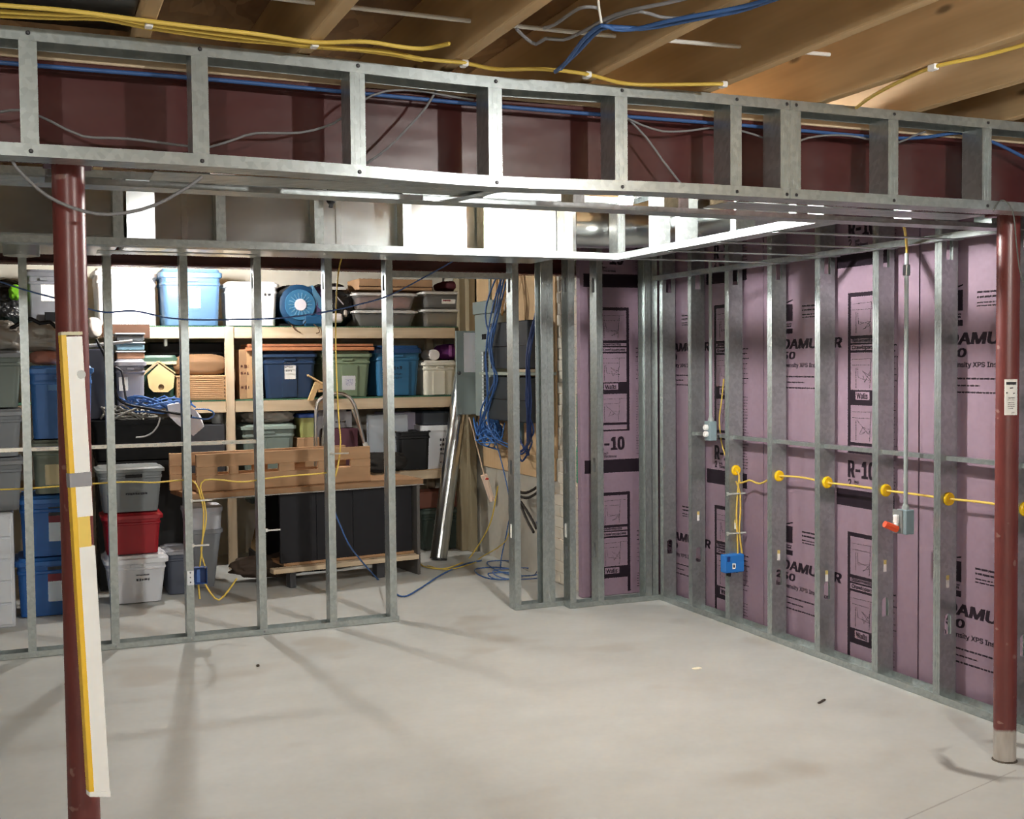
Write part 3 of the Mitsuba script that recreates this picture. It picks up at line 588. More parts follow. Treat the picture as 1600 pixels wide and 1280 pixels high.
# ---- top shelf
F = 8.67
def onshelf(b, z): return (b[0], b[1], z, b[3])
TP = {
 'gray0': (-0.021,0.235,1.829,2.193), 'white1': (0.43,0.829,1.831,2.209), 'blue2': (0.887,1.327,1.833,2.22), 'white3': (1.354,1.746,1.831,2.135),
 'white1b': (0.801,0.887,1.839,2.205), 'clear1': (2.317,2.839,1.805,1.935), 'clear2': (2.319,2.841,1.935,2.069), 'clear3': (2.871,3.287,1.802,1.949), 'clear4': (2.873,3.278,1.949,2.087)}
b = onshelf(TP['gray0'], ZT); tote('large grey tote on the top shelf half hidden by the left red post', *b, F, 0.42, paint(120, 122, 128), paint(110, 112, 118), tags=((0.42, 0.80, 0.48, 0.82, PAPER),))
b = onshelf(TP['white1'], ZT); k = tote('big bright white tote on the top shelf, widest of the white ones', *b, F, 0.42, paint(226, 224, 222), WHITE, tags=((0.72, 0.98, 0.02, 0.22, GREY),))
b = onshelf(TP['white1b'], ZT); tote('white bin on the top shelf squeezed in behind the big white tote', *b, 8.86, 0.40, paint(205, 203, 200), WHITE, grip=False)
b = onshelf(TP['blue2'], ZT); tote('light blue lidded tote with a white label on the top shelf', *b, F, 0.42, paint(66, 98, 132), paint(70, 104, 138), lidh=0.05, tags=((0.46, 0.64, 0.36, 0.74, PAPER), (0.46, 0.58, 0.72, 0.75, paint(200, 60, 60))))
b = onshelf(TP['white3'], ZT); k = tote('white tote on the top shelf next to the blue air blower', *b, F, 0.42, WHITE, WHITE, lidh=0.03); marks(k, b[0] + 0.28, b[0] + 0.33, F + 0.011, [(b[3] - 0.11, 0.03)], 3)
CL = 'clear_plastic'
for key, zb, lab, fill, fl in (('clear1', ZT, 'clear plastic bin under the bin of pinkish things on the top shelf', 'lower left clear bin', paint(120, 116, 108)), ('clear2', None, 'clear plastic bin of pinkish things on the top shelf beside the duffel bag', '', paint(224, 178, 182)),
                           ('clear3', ZT, 'clear plastic bin holding pale papers, lower right one on the top shelf', '', paint(206, 196, 170)), ('clear4', None, 'clear plastic bin with a small label, upper right one on the top shelf', '', paint(96, 104, 112))):
    b = TP[key]; z0 = zb if zb else (TP['clear1'][3] if key == 'clear2' else TP['clear3'][3]) + 0.004
    k = tote(lab, b[0], b[1], z0, b[3] - (0.002 if zb else 0), F, 0.40, CL, paint(205, 203, 198, 0.3), taper=0.12, lidh=0.016, name='clear_bin', cat='clear bin', grip=False, tags=((0.42, 0.70, 0.30, 0.60, PAPER),) if key == 'clear4' else ())
    part(k, 'contents', lumpy(loft([rring(b[0] + 0.055, b[1] - 0.055, F + 0.055, F + 0.35, z0 + 0.012, 0.03, 5), rring(b[0] + 0.045, b[1] - 0.045, F + 0.045, F + 0.36, z0 + 0.05, 0.03, 5), rring(b[0] + 0.05, b[1] - 0.05, F + 0.05, F + 0.35, b[3] - 0.035, 0.03, 5)]), 0.012, 14, 3), fl, True)
    if key == 'clear4':
        part(k, 'label_mark', box(b[0] + (b[1] - b[0]) * 0.44, b[0] + (b[1] - b[0]) * 0.60, F + 0.020, F + 0.022, z0 + 0.055, z0 + 0.066), paint(140, 50, 60))
# blue air blower
k = thing('air_blower', 'blue and black snail shaped air blower on the top shelf', 'blower'); c = (1.91,8.8,1.999)
zc, R0 = 1.803 + 0.165, 0.160
part(k, 'housing', loft([np.array([[c[0] + rr * math.cos(a), y, zc + rr * math.sin(a)] for a in np.linspace(0, 2 * math.pi, 33)[:-1]]) for y, rr in ((8.72, 0.120), (8.735, 0.155), (8.80, R0), (8.95, R0), (9.0, 0.14))]), paint(22, 62, 96), 40)
part(k, 'grille_ring', mv(lathe([(0.085, -0.01), (0.115, -0.012), (0.118, 0.0), (0.085, 0.0)], 28, (0, 0, 0), 1), c[0], 8.715, zc), paint(52, 104, 140), 40)
for i in range(9):
    a = i * math.pi / 9
    part(k, 'grille_bar', hexa([[c[0] + s_ * 0.09 * math.cos(a) - q * 0.004 * math.sin(a), y, zc + s_ * 0.09 * math.sin(a) + q * 0.004 * math.cos(a)] for s_ in (-1, 1) for y in (8.702, 8.71) for q in (-1, 1)]), paint(84, 128, 158))
part(k, 'badge', lathe([(0.001, -0.004), (0.044, -0.004), (0.046, 0.0)], 20, (c[0], 8.700, zc), 1), paint(205, 200, 206), 40)
part(k, 'outlet', box(c[0] + 0.02, c[0] + 0.20, 8.70, 8.93, 1.806, 1.90, 0.02), paint(28, 74, 110))
part(k, 'base_frame', box(c[0] - 0.16, c[0] + 0.10, 8.74, 8.98, 1.803, 1.826, 0.006), BLACK)
part(k, 'side_shroud', hexa([[c[0] + u, y, z] for u, zz in ((0.10, (zc + 0.02, zc + 0.15)), (0.185, (zc - 0.06, zc + 0.02))) for y in (8.71, 8.90) for z in zz]), paint(72, 112, 140))
part(k, 'dark_side', loft([np.array([[c[0] - 0.03 + rr * math.cos(a), y, zc + rr * math.sin(a)] for a in np.linspace(0, 2 * math.pi, 25)[:-1]]) for y, rr in ((8.96, 0.165), (9.08, 0.165))]), BLACK, 40)
for i, P in enumerate(([(1.804,8.66,1.841),(1.842,8.66,1.807),(1.881,8.66,1.798),(1.92,8.66,1.817),(1.94,8.66,1.842)], [(1.994,8.64,1.817),(2.028,8.64,1.793),(2.038,8.64,1.759),(2.013,8.64,1.749)], [(1.824,8.64,1.812),(1.857,8.64,1.773),(1.895,8.64,1.754)])):
    single('power_cable', tube(P, 0.004), BLACK if i == 0 else paint(110, 84, 60), ('black cord drooping from the blue air blower', 'brown cord end hanging over the top shelf rail right of the blower', 'brown cord end hanging over the top shelf rail below the blower')[i], 'cord', True)
# black bags
b = (1.963,2.406,1.822,2.152)
k = thing('duffel_bag', 'black and purple duffel bag on the top shelf between blower and clear bins', 'bag')
part(k, 'body', mv(blob(((b[0] + b[1]) / 2, 8.93, 1.803 + 0.165), (b[1] - b[0] - 0.06, 0.40, 0.36), 0.10, 4, 5, flat=1.805)), 'black_bag', True)
part(k, 'side_panel', blob((b[0] + 0.10, 8.80, 1.96), (0.13, 0.18, 0.30), 0.08, 4, 8, flat=1.806), paint(58, 46, 84, 0.7), True, label='dark purple end of the duffel bag')
P = [(2.072,8.7,2.098),(2.268,8.7,2.106)]; part(k, 'label_strip', hexa([[x, y, P[0][2] + dz] for x in (P[0][0], P[1][0]) for y in (8.70, 8.712) for dz in (-0.012, 0.012)]), paint(196, 194, 190))
P = [(2.186,8.7,2.041),(2.245,8.7,1.973)]; part(k, 'strap', tube(P, 0.012, 6, False, squash=0.4), paint(140, 130, 128)); part(k, 'buckle', blob((2.259,8.7,1.904), (0.03, 0.02, 0.055), 0.05, 3, 2, 2), paint(170, 160, 150), True)
single('white_spool', lathe([(0.03, -0.05), (0.036, -0.04), (0.036, 0.04), (0.03, 0.05)], 16, (2.173,8.68,1.868), 0), paint(225, 218, 214), 'small white spool in front of the black duffel bag', 'spool', 40)
b = (2.349,3.243,2.11,2.176)
k = thing('flat_box', 'flat brown cardboard box lying on top of the clear bins', 'box')
part(k, 'body', box(b[0] + 0.02, b[0] + 0.62, 8.70, 9.05, TP['clear4'][3] + 0.004, b[3], 0.004), 'cardboard')
part(k, 'flap', box(b[0] + 0.02, b[0] + 0.62, 8.694, 8.70, TP['clear4'][3] + 0.025, TP['clear4'][3] + 0.032), paint(70, 50, 34))
b = (3.045,3.329,2.07,2.167)
single('folded_cloth', blob(((b[0] + b[1]) / 2 + 0.0, 8.88, (b[2] + b[3]) / 2 + 0.018), (b[1] - b[0] - 0.03, 0.34, 0.085), 0.10, 5, 11, flat=TP['clear4'][3] + 0.005), paint(76, 40, 44, 0.9, 0.1), 'dark red folded cloth on top of the right clear bins', 'cloth', True)
# left end of the top shelf: bags and a round pillow
single('black_bag', blob((-0.14,8.9,1.949), (0.34, 0.4, 0.36), 0.16, 5, 21, flat=1.806), 'black_bag', 'black bag at the left end of the top shelf', 'bag', True)
single('green_ball', blob((-0.077,8.66,2.03), (0.085, 0.085, 0.10), 0.2, 5, 4), paint(120, 190, 40), 'bright green bundle on the black bag at the left end of the top shelf', 'bundle', True)
b = (0.107,0.215,1.828,1.895); single('small_box', box(b[0], b[1], 8.655, 8.665, 1.805, b[3], 0.002), BLACK, 'small black box before the large grey tote on the top shelf', 'box')
single('rolled_bag', blob((0.425,8.6,1.787), (0.10, 0.12, 0.14), 0.12, 5, 6), paint(220, 210, 202), 'pale rolled bag hanging at the shelf edge just right of the left post', 'bag', True)
b = (0.481,0.802,1.716,1.811); single('cardboard_flap', mv(box(b[0], b[1], 8.63, 8.645, b[2], b[3], 0.002)), paint(92, 68, 56, 0.85, 0.15), 'dark brown cardboard strip across the top shelf rail', 'cardboard')

# ---- middle shelf
b = (0.813,1.358,1.581,1.712); zch = b[2]
k = thing('storage_chest', 'black trunk with a metal latch under the top shelf', 'chest')
bb = (0.817,1.407,1.289,1.718); part(k, 'body', box(bb[0], bb[1], 8.93, 9.26, ZM + 0.001, 1.69, 0.012), BLACK); part(k, 'lid_band', box(bb[0] - 0.004, bb[1] + 0.004, 8.922, 9.262, 1.60, 1.612), paint(50, 54, 56))
P = (0.941,8.915,1.689); part(k, 'latch', box(P[0] - 0.016, P[0] + 0.016, 8.905, 8.93, P[2] - 0.035, P[2] + 0.035, 0.006), 'chrome')
b = onshelf((0.73,1.012,1.262,1.592), ZM); tote('dark green tote with a cream rim behind the birdhouse', *b, 8.73, 0.19, paint(34, 62, 48), paint(64, 92, 80), lidh=0.045, grip=False)
P = (0.752,0.994,1.523,1.546); single('cream_batten', box(P[0], P[1], 8.715, 8.727, P[2], P[3], 0.002), paint(214, 204, 160), 'cream batten along the rim of the dark green tote', 'batten')
# birdhouse
k = thing('birdhouse', 'tan wooden birdhouse with a round hole on the middle shelf', 'birdhouse')
q = [(0.766,8.5,1.446),(0.85,8.5,1.527),(0.954,8.5,1.448),(0.943,8.5,1.357),(0.903,8.5,1.326),(0.807,8.5,1.328),(0.777,8.5,1.36)]; o = q[0]
outl = Polygon([(x - o[0], z - o[2]) for x, y, z in q]); hc = (0.86,8.5,1.363)
hole = Point(hc[0] - o[0], hc[2] - o[2]).buffer(0.021, 12)
part(k, 'front', plate(outl.difference(hole), (o[0], 8.513, o[2]), (1, 0, 0), (0, 0, 1), 0.013), paint(224, 196, 142, 0.6))
part(k, 'body', plate(outl.buffer(-0.006), (o[0], 8.655, o[2]), (1, 0, 0), (0, 0, 1), 0.142), paint(120, 98, 66, 0.7))
ap = q[1]
part(k, 'roof_panel', hexa([[x, y, z + dz] for x, z in ((q[0][0] - 0.035, q[0][2] - 0.012), (ap[0], ap[2] + 0.006)) for y in (8.505, 8.665) for dz in (0.004, 0.016)]), paint(170, 150, 120, 0.7))
part(k, 'roof_panel', hexa([[x, y, z + dz] for x, z in ((ap[0], ap[2] + 0.006), (q[2][0] + 0.006, q[2][2] + 0.003)) for y in (8.505, 8.665) for dz in (0.004, 0.016)]), paint(196, 172, 128, 0.7))
part(k, 'back_bracket', box(o[0] + 0.08, o[0] + 0.12, 8.655, 8.70, o[2] - 0.13, o[2] - 0.09), paint(140, 118, 84))
# baskets
b = onshelf((0.983,1.354,1.257,1.44), ZM)
k = thing('basket', 'tan woven basket with small holes on the middle shelf', 'basket')
part(k, 'body', box(b[0], b[1], 8.662, 8.90, b[2] + 0.002, b[3], 0.006), paint(172, 136, 98, 0.8)); part(k, 'rim', box(b[0] - 0.005, b[1] + 0.005, 8.655, 8.905, b[3] - 0.014, b[3] + 0.002, 0.004), paint(184, 148, 110, 0.8))
for i in range(11): part(k, 'weave_band', box(b[0] + 0.04, b[1] - 0.04, 8.657, 8.664, b[2] + 0.018 + i * 0.0145, b[2] + 0.026 + i * 0.0145, 0.002), paint(184, 148, 110, 0.8))
hl = []
for i in range(6):
    for u in (b[0] + 0.014, b[0] + 0.026, b[1] - 0.03, b[1] - 0.018): hl.append(box(u, u + 0.006, 8.6605, 8.664, b[2] + 0.022 + i * 0.026, b[2] + 0.036 + i * 0.026))
part(k, 'holes', join(hl), paint(64, 40, 22), kind='stuff')
bb = (0.975,1.362,1.425,1.59)
single('wicker_bag', blob(((bb[0] + bb[1]) / 2, 8.80, b[3] + 0.075), (bb[1] - bb[0] + 0.02, 0.26, 0.17), 0.08, 4, 13, flat=b[3] + 0.004), paint(128, 98, 70, 0.8), 'brown cloth bag resting on the tan basket', 'bag', True)
# cardboard box and the totes right of the upright
b = onshelf((1.442,1.603,1.248,1.631), ZM); k = thing('cardboard_box', 'tall brown cardboard box beside the shelf upright on the middle shelf', 'box')
part(k, 'body', box(b[0], b[1] - 0.004, 8.70, 9.1, b[2] + 0.001, b[3], 0.005), 'cardboard'); part(k, 'tape', box(b[0] + 0.055, b[0] + 0.095, 8.698, 8.70, b[2] + 0.01, b[3]), paint(186, 150, 110, 0.5))
marks(k, b[0] + 0.01, b[0] + 0.07, 8.6975, [(b[3] - 0.14, 0.03), (b[3] - 0.19, 0.025), (b[3] - 0.30, 0.03)], 8, paint(84, 50, 34))
b = onshelf((1.611,2.034,1.242,1.615), ZM); k = tote('navy blue tote with a tall white label on the middle shelf', *b, 8.69, 0.42, paint(30, 52, 82), paint(36, 60, 92), taper=0.10, boss=(0.36, 0.62), tags=((0.40, 0.60, 0.46, 0.78, PAPER),)); marks(k, b[0] + 0.16, b[0] + 0.225, 8.683, [(b[3] - 0.10, 0.018), (b[3] - 0.125, 0.012), (b[3] - 0.155, 0.012)], 5)
b = onshelf((2.064,2.468,1.252,1.613), ZM); tote('sage green tote with a picture label on the middle shelf', *b, 8.69, 0.42, paint(118, 134, 108), paint(122, 138, 112), taper=0.12, boss=(0.40, 0.70), tags=((0.40, 0.66, 0.18, 0.52, paint(206, 206, 212)), (0.47, 0.62, 0.28, 0.44, paint(118, 116, 170))))
b = onshelf((2.484,2.872,1.243,1.656), ZM); k = tote('blue tote with a dark blue lid at the right of the middle shelf', *b, 8.69, 0.42, paint(48, 104, 142), paint(34, 68, 112), lidh=0.05, taper=0.12, boss=(0.34, 0.72)); marks(k, b[0] + 0.14, b[0] + 0.22, 8.690, [(b[3] - 0.19, 0.03), (b[3] - 0.23, 0.012), (b[3] - 0.26, 0.010)], 15, paint(24, 48, 70))
zlid = max((1.611,2.034,1.242,1.615)[3], (2.064,2.468,1.252,1.613)[3]) + 0.004
P = (1.493,2.475,1.619,1.697); 
for i, (dz, dx, lab) in enumerate(((0, 0, 'lower orange brown flat board on the navy tote'), (0.030, -0.01, 'upper orange brown flat board on the navy tote'))):
    single('flat_board', box(P[0] - dx, P[1] - 0.01 * i, 8.66, 8.98, zlid + dz, zlid + dz + 0.027 - 0.006 * i, 0.003), paint(186 - 20 * i, 122 - 14 * i, 84 - 8 * i, 0.7), lab, 'board')
b = onshelf((2.877,3.174,1.231,1.537), ZM); k = tote('cream white lidded bin beside the electrical panel on the middle shelf', *b, 8.69, 0.40, paint(216, 212, 196), paint(222, 218, 204), lidh=0.03, boss=(0.30, 0.62)); zc2 = b[3]
rc = (2.98,8.72,1.569)
k = thing('paper_roll', 'white paper roll with a dark core on the cream bin', 'paper roll'); part(k, 'roll', lathe([(0.014, 0.0), (0.042, 0.0), (0.042, 0.22), (0.014, 0.22)], 22, (rc[0], 8.70, zc2 + 0.044), 1), paint(228, 222, 218), 40); part(k, 'core', lathe([(0.0135, 0.004), (0.0135, 0.21)], 12, (rc[0], 8.70, zc2 + 0.044), 1), BLACK, 40)
k = thing('purple_bag', 'purple bag beside the paper roll on the cream bin', 'bag'); pb = (3.194,8.86,1.589); part(k, 'body', blob((pb[0] - 0.01, 8.87, zc2 + 0.068), (0.30, 0.24, 0.13), 0.08, 4, 31, flat=zc2 + 0.003), paint(98, 34, 104, 0.7), True); part(k, 'zip', box(pb[0] - 0.075, pb[0] - 0.055, 8.742, 8.755, zc2 + 0.03, zc2 + 0.12), paint(160, 96, 160))
# small wooden stand
k = thing('wooden_stand', 'small tan wooden stand with a sloping top in front of the sage green tote', 'wooden stand')
P = [(1.939,8.62,1.439),(2.076,8.62,1.36)]; part(k, 'top', hexa([[x, y, z + dz] for x, z in ((P[0][0], P[0][2]), (P[1][0], P[1][2])) for y in (8.60, 8.655) for dz in (-0.014, 0.0)]), paint(206, 172, 124, 0.7))
P = [(2.017,8.62,1.385),(1.956,8.62,1.26)]; part(k, 'leg', hexa([[x + dx, y, z] for x0, dxs in ((0, (-0.02, 0.02)),) for dx in dxs for y in (8.61, 8.648) for x, z in ((P[1][0], P[1][2] - 0.02), (P[0][0], P[0][2]))]), paint(196, 162, 114, 0.7))
P = (2.016,2.1,1.302,1.384); part(k, 'block', box(P[0], P[1], 8.61, 8.65, P[2], P[3] - 0.004, 0.003), paint(190, 152, 104, 0.7)); part(k, 'slot', box(P[0] + 0.01, P[1] - 0.01, 8.607, 8.612, P[2] + 0.02, P[2] + 0.026), paint(60, 44, 30))
# left part of the middle shelf
b = onshelf((0.529,0.741,1.269,1.561), ZM); bz = b[2]
k = tote('light grey tote with a white label under the stack of food boxes', b[0], b[1], ZM - 0.04, b[3], 8.24, 0.38, paint(150, 150, 162), paint(160, 160, 170), tags=((0.14, 0.42, 0.42, 0.72, PAPER),))
z = b[3]
for (py, nm_, c_, lab) in ((551, 'food_box', (196, 150, 122), 'clear box of orange things, lowest of the small stack left of the birdhouse'), (541, 'food_box', (130, 168, 190), 'clear box with a blue lid, middle of the small stack left of the birdhouse'), (533, 'food_box', (96, 100, 104), 'grey box with a white rim on top of the small stack left of the birdhouse')):
    kk = thing(nm_, lab, 'food box'); part(kk, 'body', box(b[0] + 0.02, b[1] - 0.01, 8.27, 8.56, z + 0.003, z + 0.046, 0.006), paint(*c_)); part(kk, 'lid', box(b[0] + 0.012, b[1] - 0.004, 8.262, 8.568, z + 0.046, z + 0.058, 0.004), paint(198, 206, 210)); z += 0.061

# ---- lower shelf
b = onshelf((1.448,1.862,0.685,1.067), ZL); tote('pale grey green tote on the lower shelf behind the wooden bed rail', *b, 8.69, 0.4, paint(108, 122, 116), paint(140, 156, 148), lidh=0.03, taper=0.10, boss=(0.46, 0.86)); zq = b[3]
single('plastic_bag', blob((((1.673,8.8,1.1))[0], 8.86, zq + 0.060), (0.40, 0.32, 0.13), 0.22, 7, 41, flat=zq + 0.003), 'bag_plastic', 'crumpled clear plastic bag on the grey green tote', 'bag', True)
b = (1.871,2.038,0.671,0.955); single('cardboard_box', box(b[0], b[1], 8.69, 9.0, ZL + 0.001, b[3], 0.004), 'cardboard', 'low brown cardboard box on the lower shelf under the blue lidded tub', 'box'); zz = b[3]
b = (1.884,2.032,0.955,1.136); k = thing('food_tub', 'tub of yellow green things with a blue lid on the lower shelf', 'tub'); part(k, 'body', loft([rring(b[0] + 0.012, b[1] - 0.012, 8.712, 8.92, zz + 0.002, 0.02), rring(b[0] + 0.004, b[1] - 0.004, 8.704, 8.93, b[3] - 0.03, 0.02)]), paint(148, 152, 92), 40); part(k, 'lid', box(b[0] - 0.002, b[1] + 0.002, 8.698, 8.936, b[3] - 0.03, b[3], 0.006), paint(44, 84, 168))
b = (2.057,2.349,0.848,1.174); k = thing('file_box', 'white cardboard file box with a hand hole behind the chrome frame', 'box'); part(k, 'body', box(b[0], b[1], 8.90, 9.2, ZL + 0.001, b[3] + 0.012, 0.004), paint(196, 192, 196, 0.8)); P = (2.325,8.9,1.149); part(k, 'hand_hole', box(P[0] - 0.022, P[0] + 0.022, 8.897, 8.90, P[2] - 0.009, P[2] + 0.009), BLACK); marks(k, b[0] + 0.16, b[0] + 0.24, 8.8985, [(P[2] - 0.10, 0.02)], 3)
b = (2.09,2.343,0.857,1.015); single('maroon_box', box(b[0], b[1], 8.70, 8.86, ZL + 0.001, b[3], 0.004), paint(84, 46, 58, 0.7), 'dark maroon box under the white file box', 'box')
b = (2.417,2.75,0.835,1.116); k = thing('picture_frame', 'pale grey rectangular sheet standing on the lower shelf', 'picture'); part(k, 'sheet', box(b[0], b[1], 8.70, 8.72, ZL + 0.001, b[3], 0.003), paint(150, 156, 162)); part(k, 'rim', join(box(b[0], b[1], 8.694, 8.70, b[3] - 0.006, b[3]), box(b[0], b[0] + 0.005, 8.694, 8.70, ZL + 0.01, b[3])), paint(110, 116, 122))
b = (2.598,2.899,0.629,1.119); single('paper_box', box(b[0] + 0.02, b[1], 8.90, 9.2, ZL + 0.001, b[3], 0.004), paint(168, 160, 176, 0.8), 'lilac grey carton behind the pale grey panel', 'box')
b = (2.635,2.918,0.64,0.982); k = tote('black open bin on the lower shelf left of the white bucket', b[0], b[1], ZL + 0.001, b[3], 8.60, 0.26, BLACK, None, grip=False)
b = (2.393,2.667,0.646,0.827); single('cloth_heap', blob(((b[0] + b[1]) / 2, 8.62, ZL + 0.075), (b[1] - b[0] + 0.06, 0.24, 0.16), 0.25, 6, 17, flat=ZL + 0.003), paint(48, 46, 44, 0.9, 0.1), 'dark heap of cloth on the lower shelf under the grey panel', 'cloth', True)
b = onshelf((2.862,3.159,0.628,1.017), ZL); k = thing('white_bucket', 'white lidded bucket with dark handwriting on the lower shelf', 'bucket'); part(k, 'body', loft([rring(b[0] + 0.012, b[1] - 0.02, 8.68, 8.96, ZL + 0.001, 0.05), rring(b[0] + 0.006, b[1] - 0.01, 8.675, 8.965, b[3] - 0.04, 0.05)]), paint(192, 194, 198), 40); part(k, 'lid', loft([rring(b[0], b[1], 8.668, 8.975, b[3] - 0.04, 0.05), rring(b[0], b[1], 8.668, 8.975, b[3], 0.05)]), paint(206, 208, 210), 40)
marks(k, b[0] + 0.145, b[0] + 0.225, 8.676, [(b[3] - 0.125, 0.026), (b[3] - 0.165, 0.022), (b[3] - 0.20, 0.022), (b[3] - 0.235, 0.018), (b[3] - 0.30, 0.014)], 4)
bb = (2.876,3.225,1.012,1.141); single('dark_case', box(bb[0], bb[1], 8.72, 9.05, b[3] + 0.002, b[3] + 0.11, 0.01), paint(44, 50, 58), 'dark blue grey case on the white bucket under the middle shelf', 'case')
b = (2.869,3.342,-0.13,0.346); tote('dark green tote on the floor under the lower shelf behind the leaning pipe', b[0], b[1], 0.001, b[3], 8.75, 0.4, paint(52, 66, 60), paint(66, 80, 74))
b2 = (2.814,3.239,0.367,0.564); single('orange_box', box(b2[0], b2[1], 8.75, 9.0, b[3] + 0.002, b[3] + 0.135, 0.01), paint(108, 66, 54, 0.8), 'rust coloured box on the dark green tote under the lower shelf', 'box')
# chrome step stool frame
k = thing('step_stool', 'chrome tubular stool frame on the lower shelf between file box and bed rail', 'stool')
part(k, 'frame', tube([(1.951,8.45,0.691),(1.95,8.45,0.94),(1.959,8.45,1.178),(1.989,8.45,1.254),(2.087,8.45,1.295),(2.185,8.45,1.283),(2.248,8.45,1.21),(2.29,8.45,1.049),(2.332,8.45,0.878)], 0.0135, 10), 'chrome', True)
part(k, 'frame', tube([(2.033,8.6,0.88),(2.062,8.6,1.122),(2.083,8.6,1.195)], 0.010, 8), 'chrome', True); part(k, 'frame', tube([(2.368,8.6,0.867),(2.32,8.6,1.041),(2.272,8.6,1.166)], 0.010, 8), 'chrome', True)
part(k, 'foot', rod((2.327,8.45,0.917), (2.347,8.45,0.863), 0.019, 10), paint(190, 190, 186))

# ---- wooden bed rail and the dark bench
th = math.radians(8.4); dx, dy = math.cos(th), math.sin(th)
P0 = np.array([0.942, 7.60, 0.0])
def bench(u0, u1, v0, v1, z0, z1, c=0.0):       # u along the bench, v away from the viewer
    m = box(u0, u1, v0, v1, z0, z1, c); return mv(m, P0[0], P0[1], 0, rz=th, about=None) if False else M(np.array([[P0[0] + x * dx - y * dy, P0[1] + x * dy + y * dx, z] for x, y, z in m.vertices]), m.faces)
k = thing('workbench', 'low dark workbench with a brown top edge standing behind the partition', 'bench')
BL, BZ = 1.66, 0.690
part(k, 'top', bench(-0.02, BL, -0.012, 0.45, BZ - 0.040, BZ - 0.002, 0.003), 'cedar_dark'); part(k, 'edge_trim', bench(-0.02, BL, -0.016, -0.012, BZ - 0.046, BZ - 0.038), paint(150, 146, 140))
for i, (a, c_) in enumerate(((0.60, 0.86), (0.862, 1.13), (1.132, 1.585))): part(k, 'front_panel', bench(a, c_, 0.035, 0.055, 0.17, BZ - 0.042, 0.002), paint(29, 29, 34, 0.6, 0.3))
part(k, 'kick_board', bench(0.52, 1.60, -0.05, 0.03, 0.118, 0.150, 0.003), 'pine_along_x'); part(k, 'kick_board', bench(0.62, 1.60, 0.03, 0.42, 0.150, 0.170, 0.003), 'cedar')
part(k, 'end_board', bench(1.600, 1.625, -0.02, 0.44, 0.002, BZ - 0.042, 0.003), paint(84, 82, 80, 0.6))
part(k, 'foot_block', bench(0.66, 0.70, 0.02, 0.10, 0.002, 0.117), paint(70, 70, 74)); part(k, 'foot_block', bench(1.30, 1.36, 0.02, 0.10, 0.002, 0.117), paint(60, 60, 64))
part(k, 'back_panel', bench(0.60, 1.60, 0.42, 0.44, 0.17, BZ - 0.042), BLACK)
k = thing('bed_rail', 'reddish wooden slatted double rail lying on the dark workbench', 'wooden rail')
for v, u0, u1, zz in ((0.06, 0.05, 1.28, 0.0), (0.26, -0.07, 1.18, 0.012)):
    z0 = BZ + 0.0
    part(k, 'rail', bench(u0, u1, v, v + 0.022, z0, z0 + 0.105, 0.003), 'cedar'); part(k, 'rail', bench(u0, u1, v, v + 0.022, z0 + 0.158, z0 + 0.245, 0.003), 'cedar')
    n = 5
    for i, (a, w) in enumerate(((0.0, 0.14), (0.22, 0.06), (0.56, 0.11), (0.84, 0.10), (1.08, 0.20))):
        part(k, 'slat', bench(u0 + a, min(u0 + a + w, u1), v + 0.001, v + 0.021, z0 + 0.105, z0 + 0.158), 'cedar')
part(k, 'end_block', bench(1.10, 1.19, 0.083, 0.259, BZ + 0.01, BZ + 0.10, 0.003), 'cedar'); part(k, 'end_block', bench(0.05, 0.10, 0.083, 0.259, BZ + 0.01, BZ + 0.06, 0.003), 'cedar')
# under the bench
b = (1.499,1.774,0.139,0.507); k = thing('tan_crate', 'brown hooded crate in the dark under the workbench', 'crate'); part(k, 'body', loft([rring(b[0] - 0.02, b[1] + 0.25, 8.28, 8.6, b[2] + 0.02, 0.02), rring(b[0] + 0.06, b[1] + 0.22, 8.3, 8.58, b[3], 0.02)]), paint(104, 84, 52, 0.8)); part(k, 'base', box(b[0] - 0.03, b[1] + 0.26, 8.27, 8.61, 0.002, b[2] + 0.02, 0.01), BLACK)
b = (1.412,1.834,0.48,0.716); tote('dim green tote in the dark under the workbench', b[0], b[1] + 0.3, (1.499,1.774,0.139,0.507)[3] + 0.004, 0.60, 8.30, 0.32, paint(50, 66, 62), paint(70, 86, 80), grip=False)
single('rag_heap', blob((1.53,8.05,0.106), (0.56, 0.24, 0.15), 0.3, 6, 51, flat=0.002), paint(84, 72, 64, 0.9, 0.1), 'brown heap of rags on the floor by the foot of the shelf upright', 'cloth', True)
# grey and white waste bins
b = (0.948,1.193,0.075,0.589); k = thing('waste_bin', 'grey waste bin with a white tub set in it before the shelf upright', 'waste bin')
part(k, 'body', loft([rring(b[0] + 0.055, b[1] - 0.06, 7.99, 8.20, 0.002, 0.04), rring(b[0] + 0.012, b[1] - 0.012, 7.955, 8.24, 0.37, 0.05), rring(b[0], b[1], 7.945, 8.25, 0.375, 0.05), rring(b[0], b[1], 7.945, 8.25, 0.40, 0.05)]), paint(138, 142, 148), 40)
part(k, 'inner_tub', loft([rring(b[0] + 0.01, b[1] - 0.012, 7.955, 8.235, 0.401, 0.05), rring(b[0] - 0.008, b[1] - 0.006, 7.945, 8.245, 0.52, 0.05), rring(b[0] - 0.014, b[1], 7.935, 8.255, 0.523, 0.05), rring(b[0] - 0.014, b[1], 7.935, 8.255, 0.552, 0.05)]), paint(196, 198, 206), 40, label='white tub in the grey waste bin')

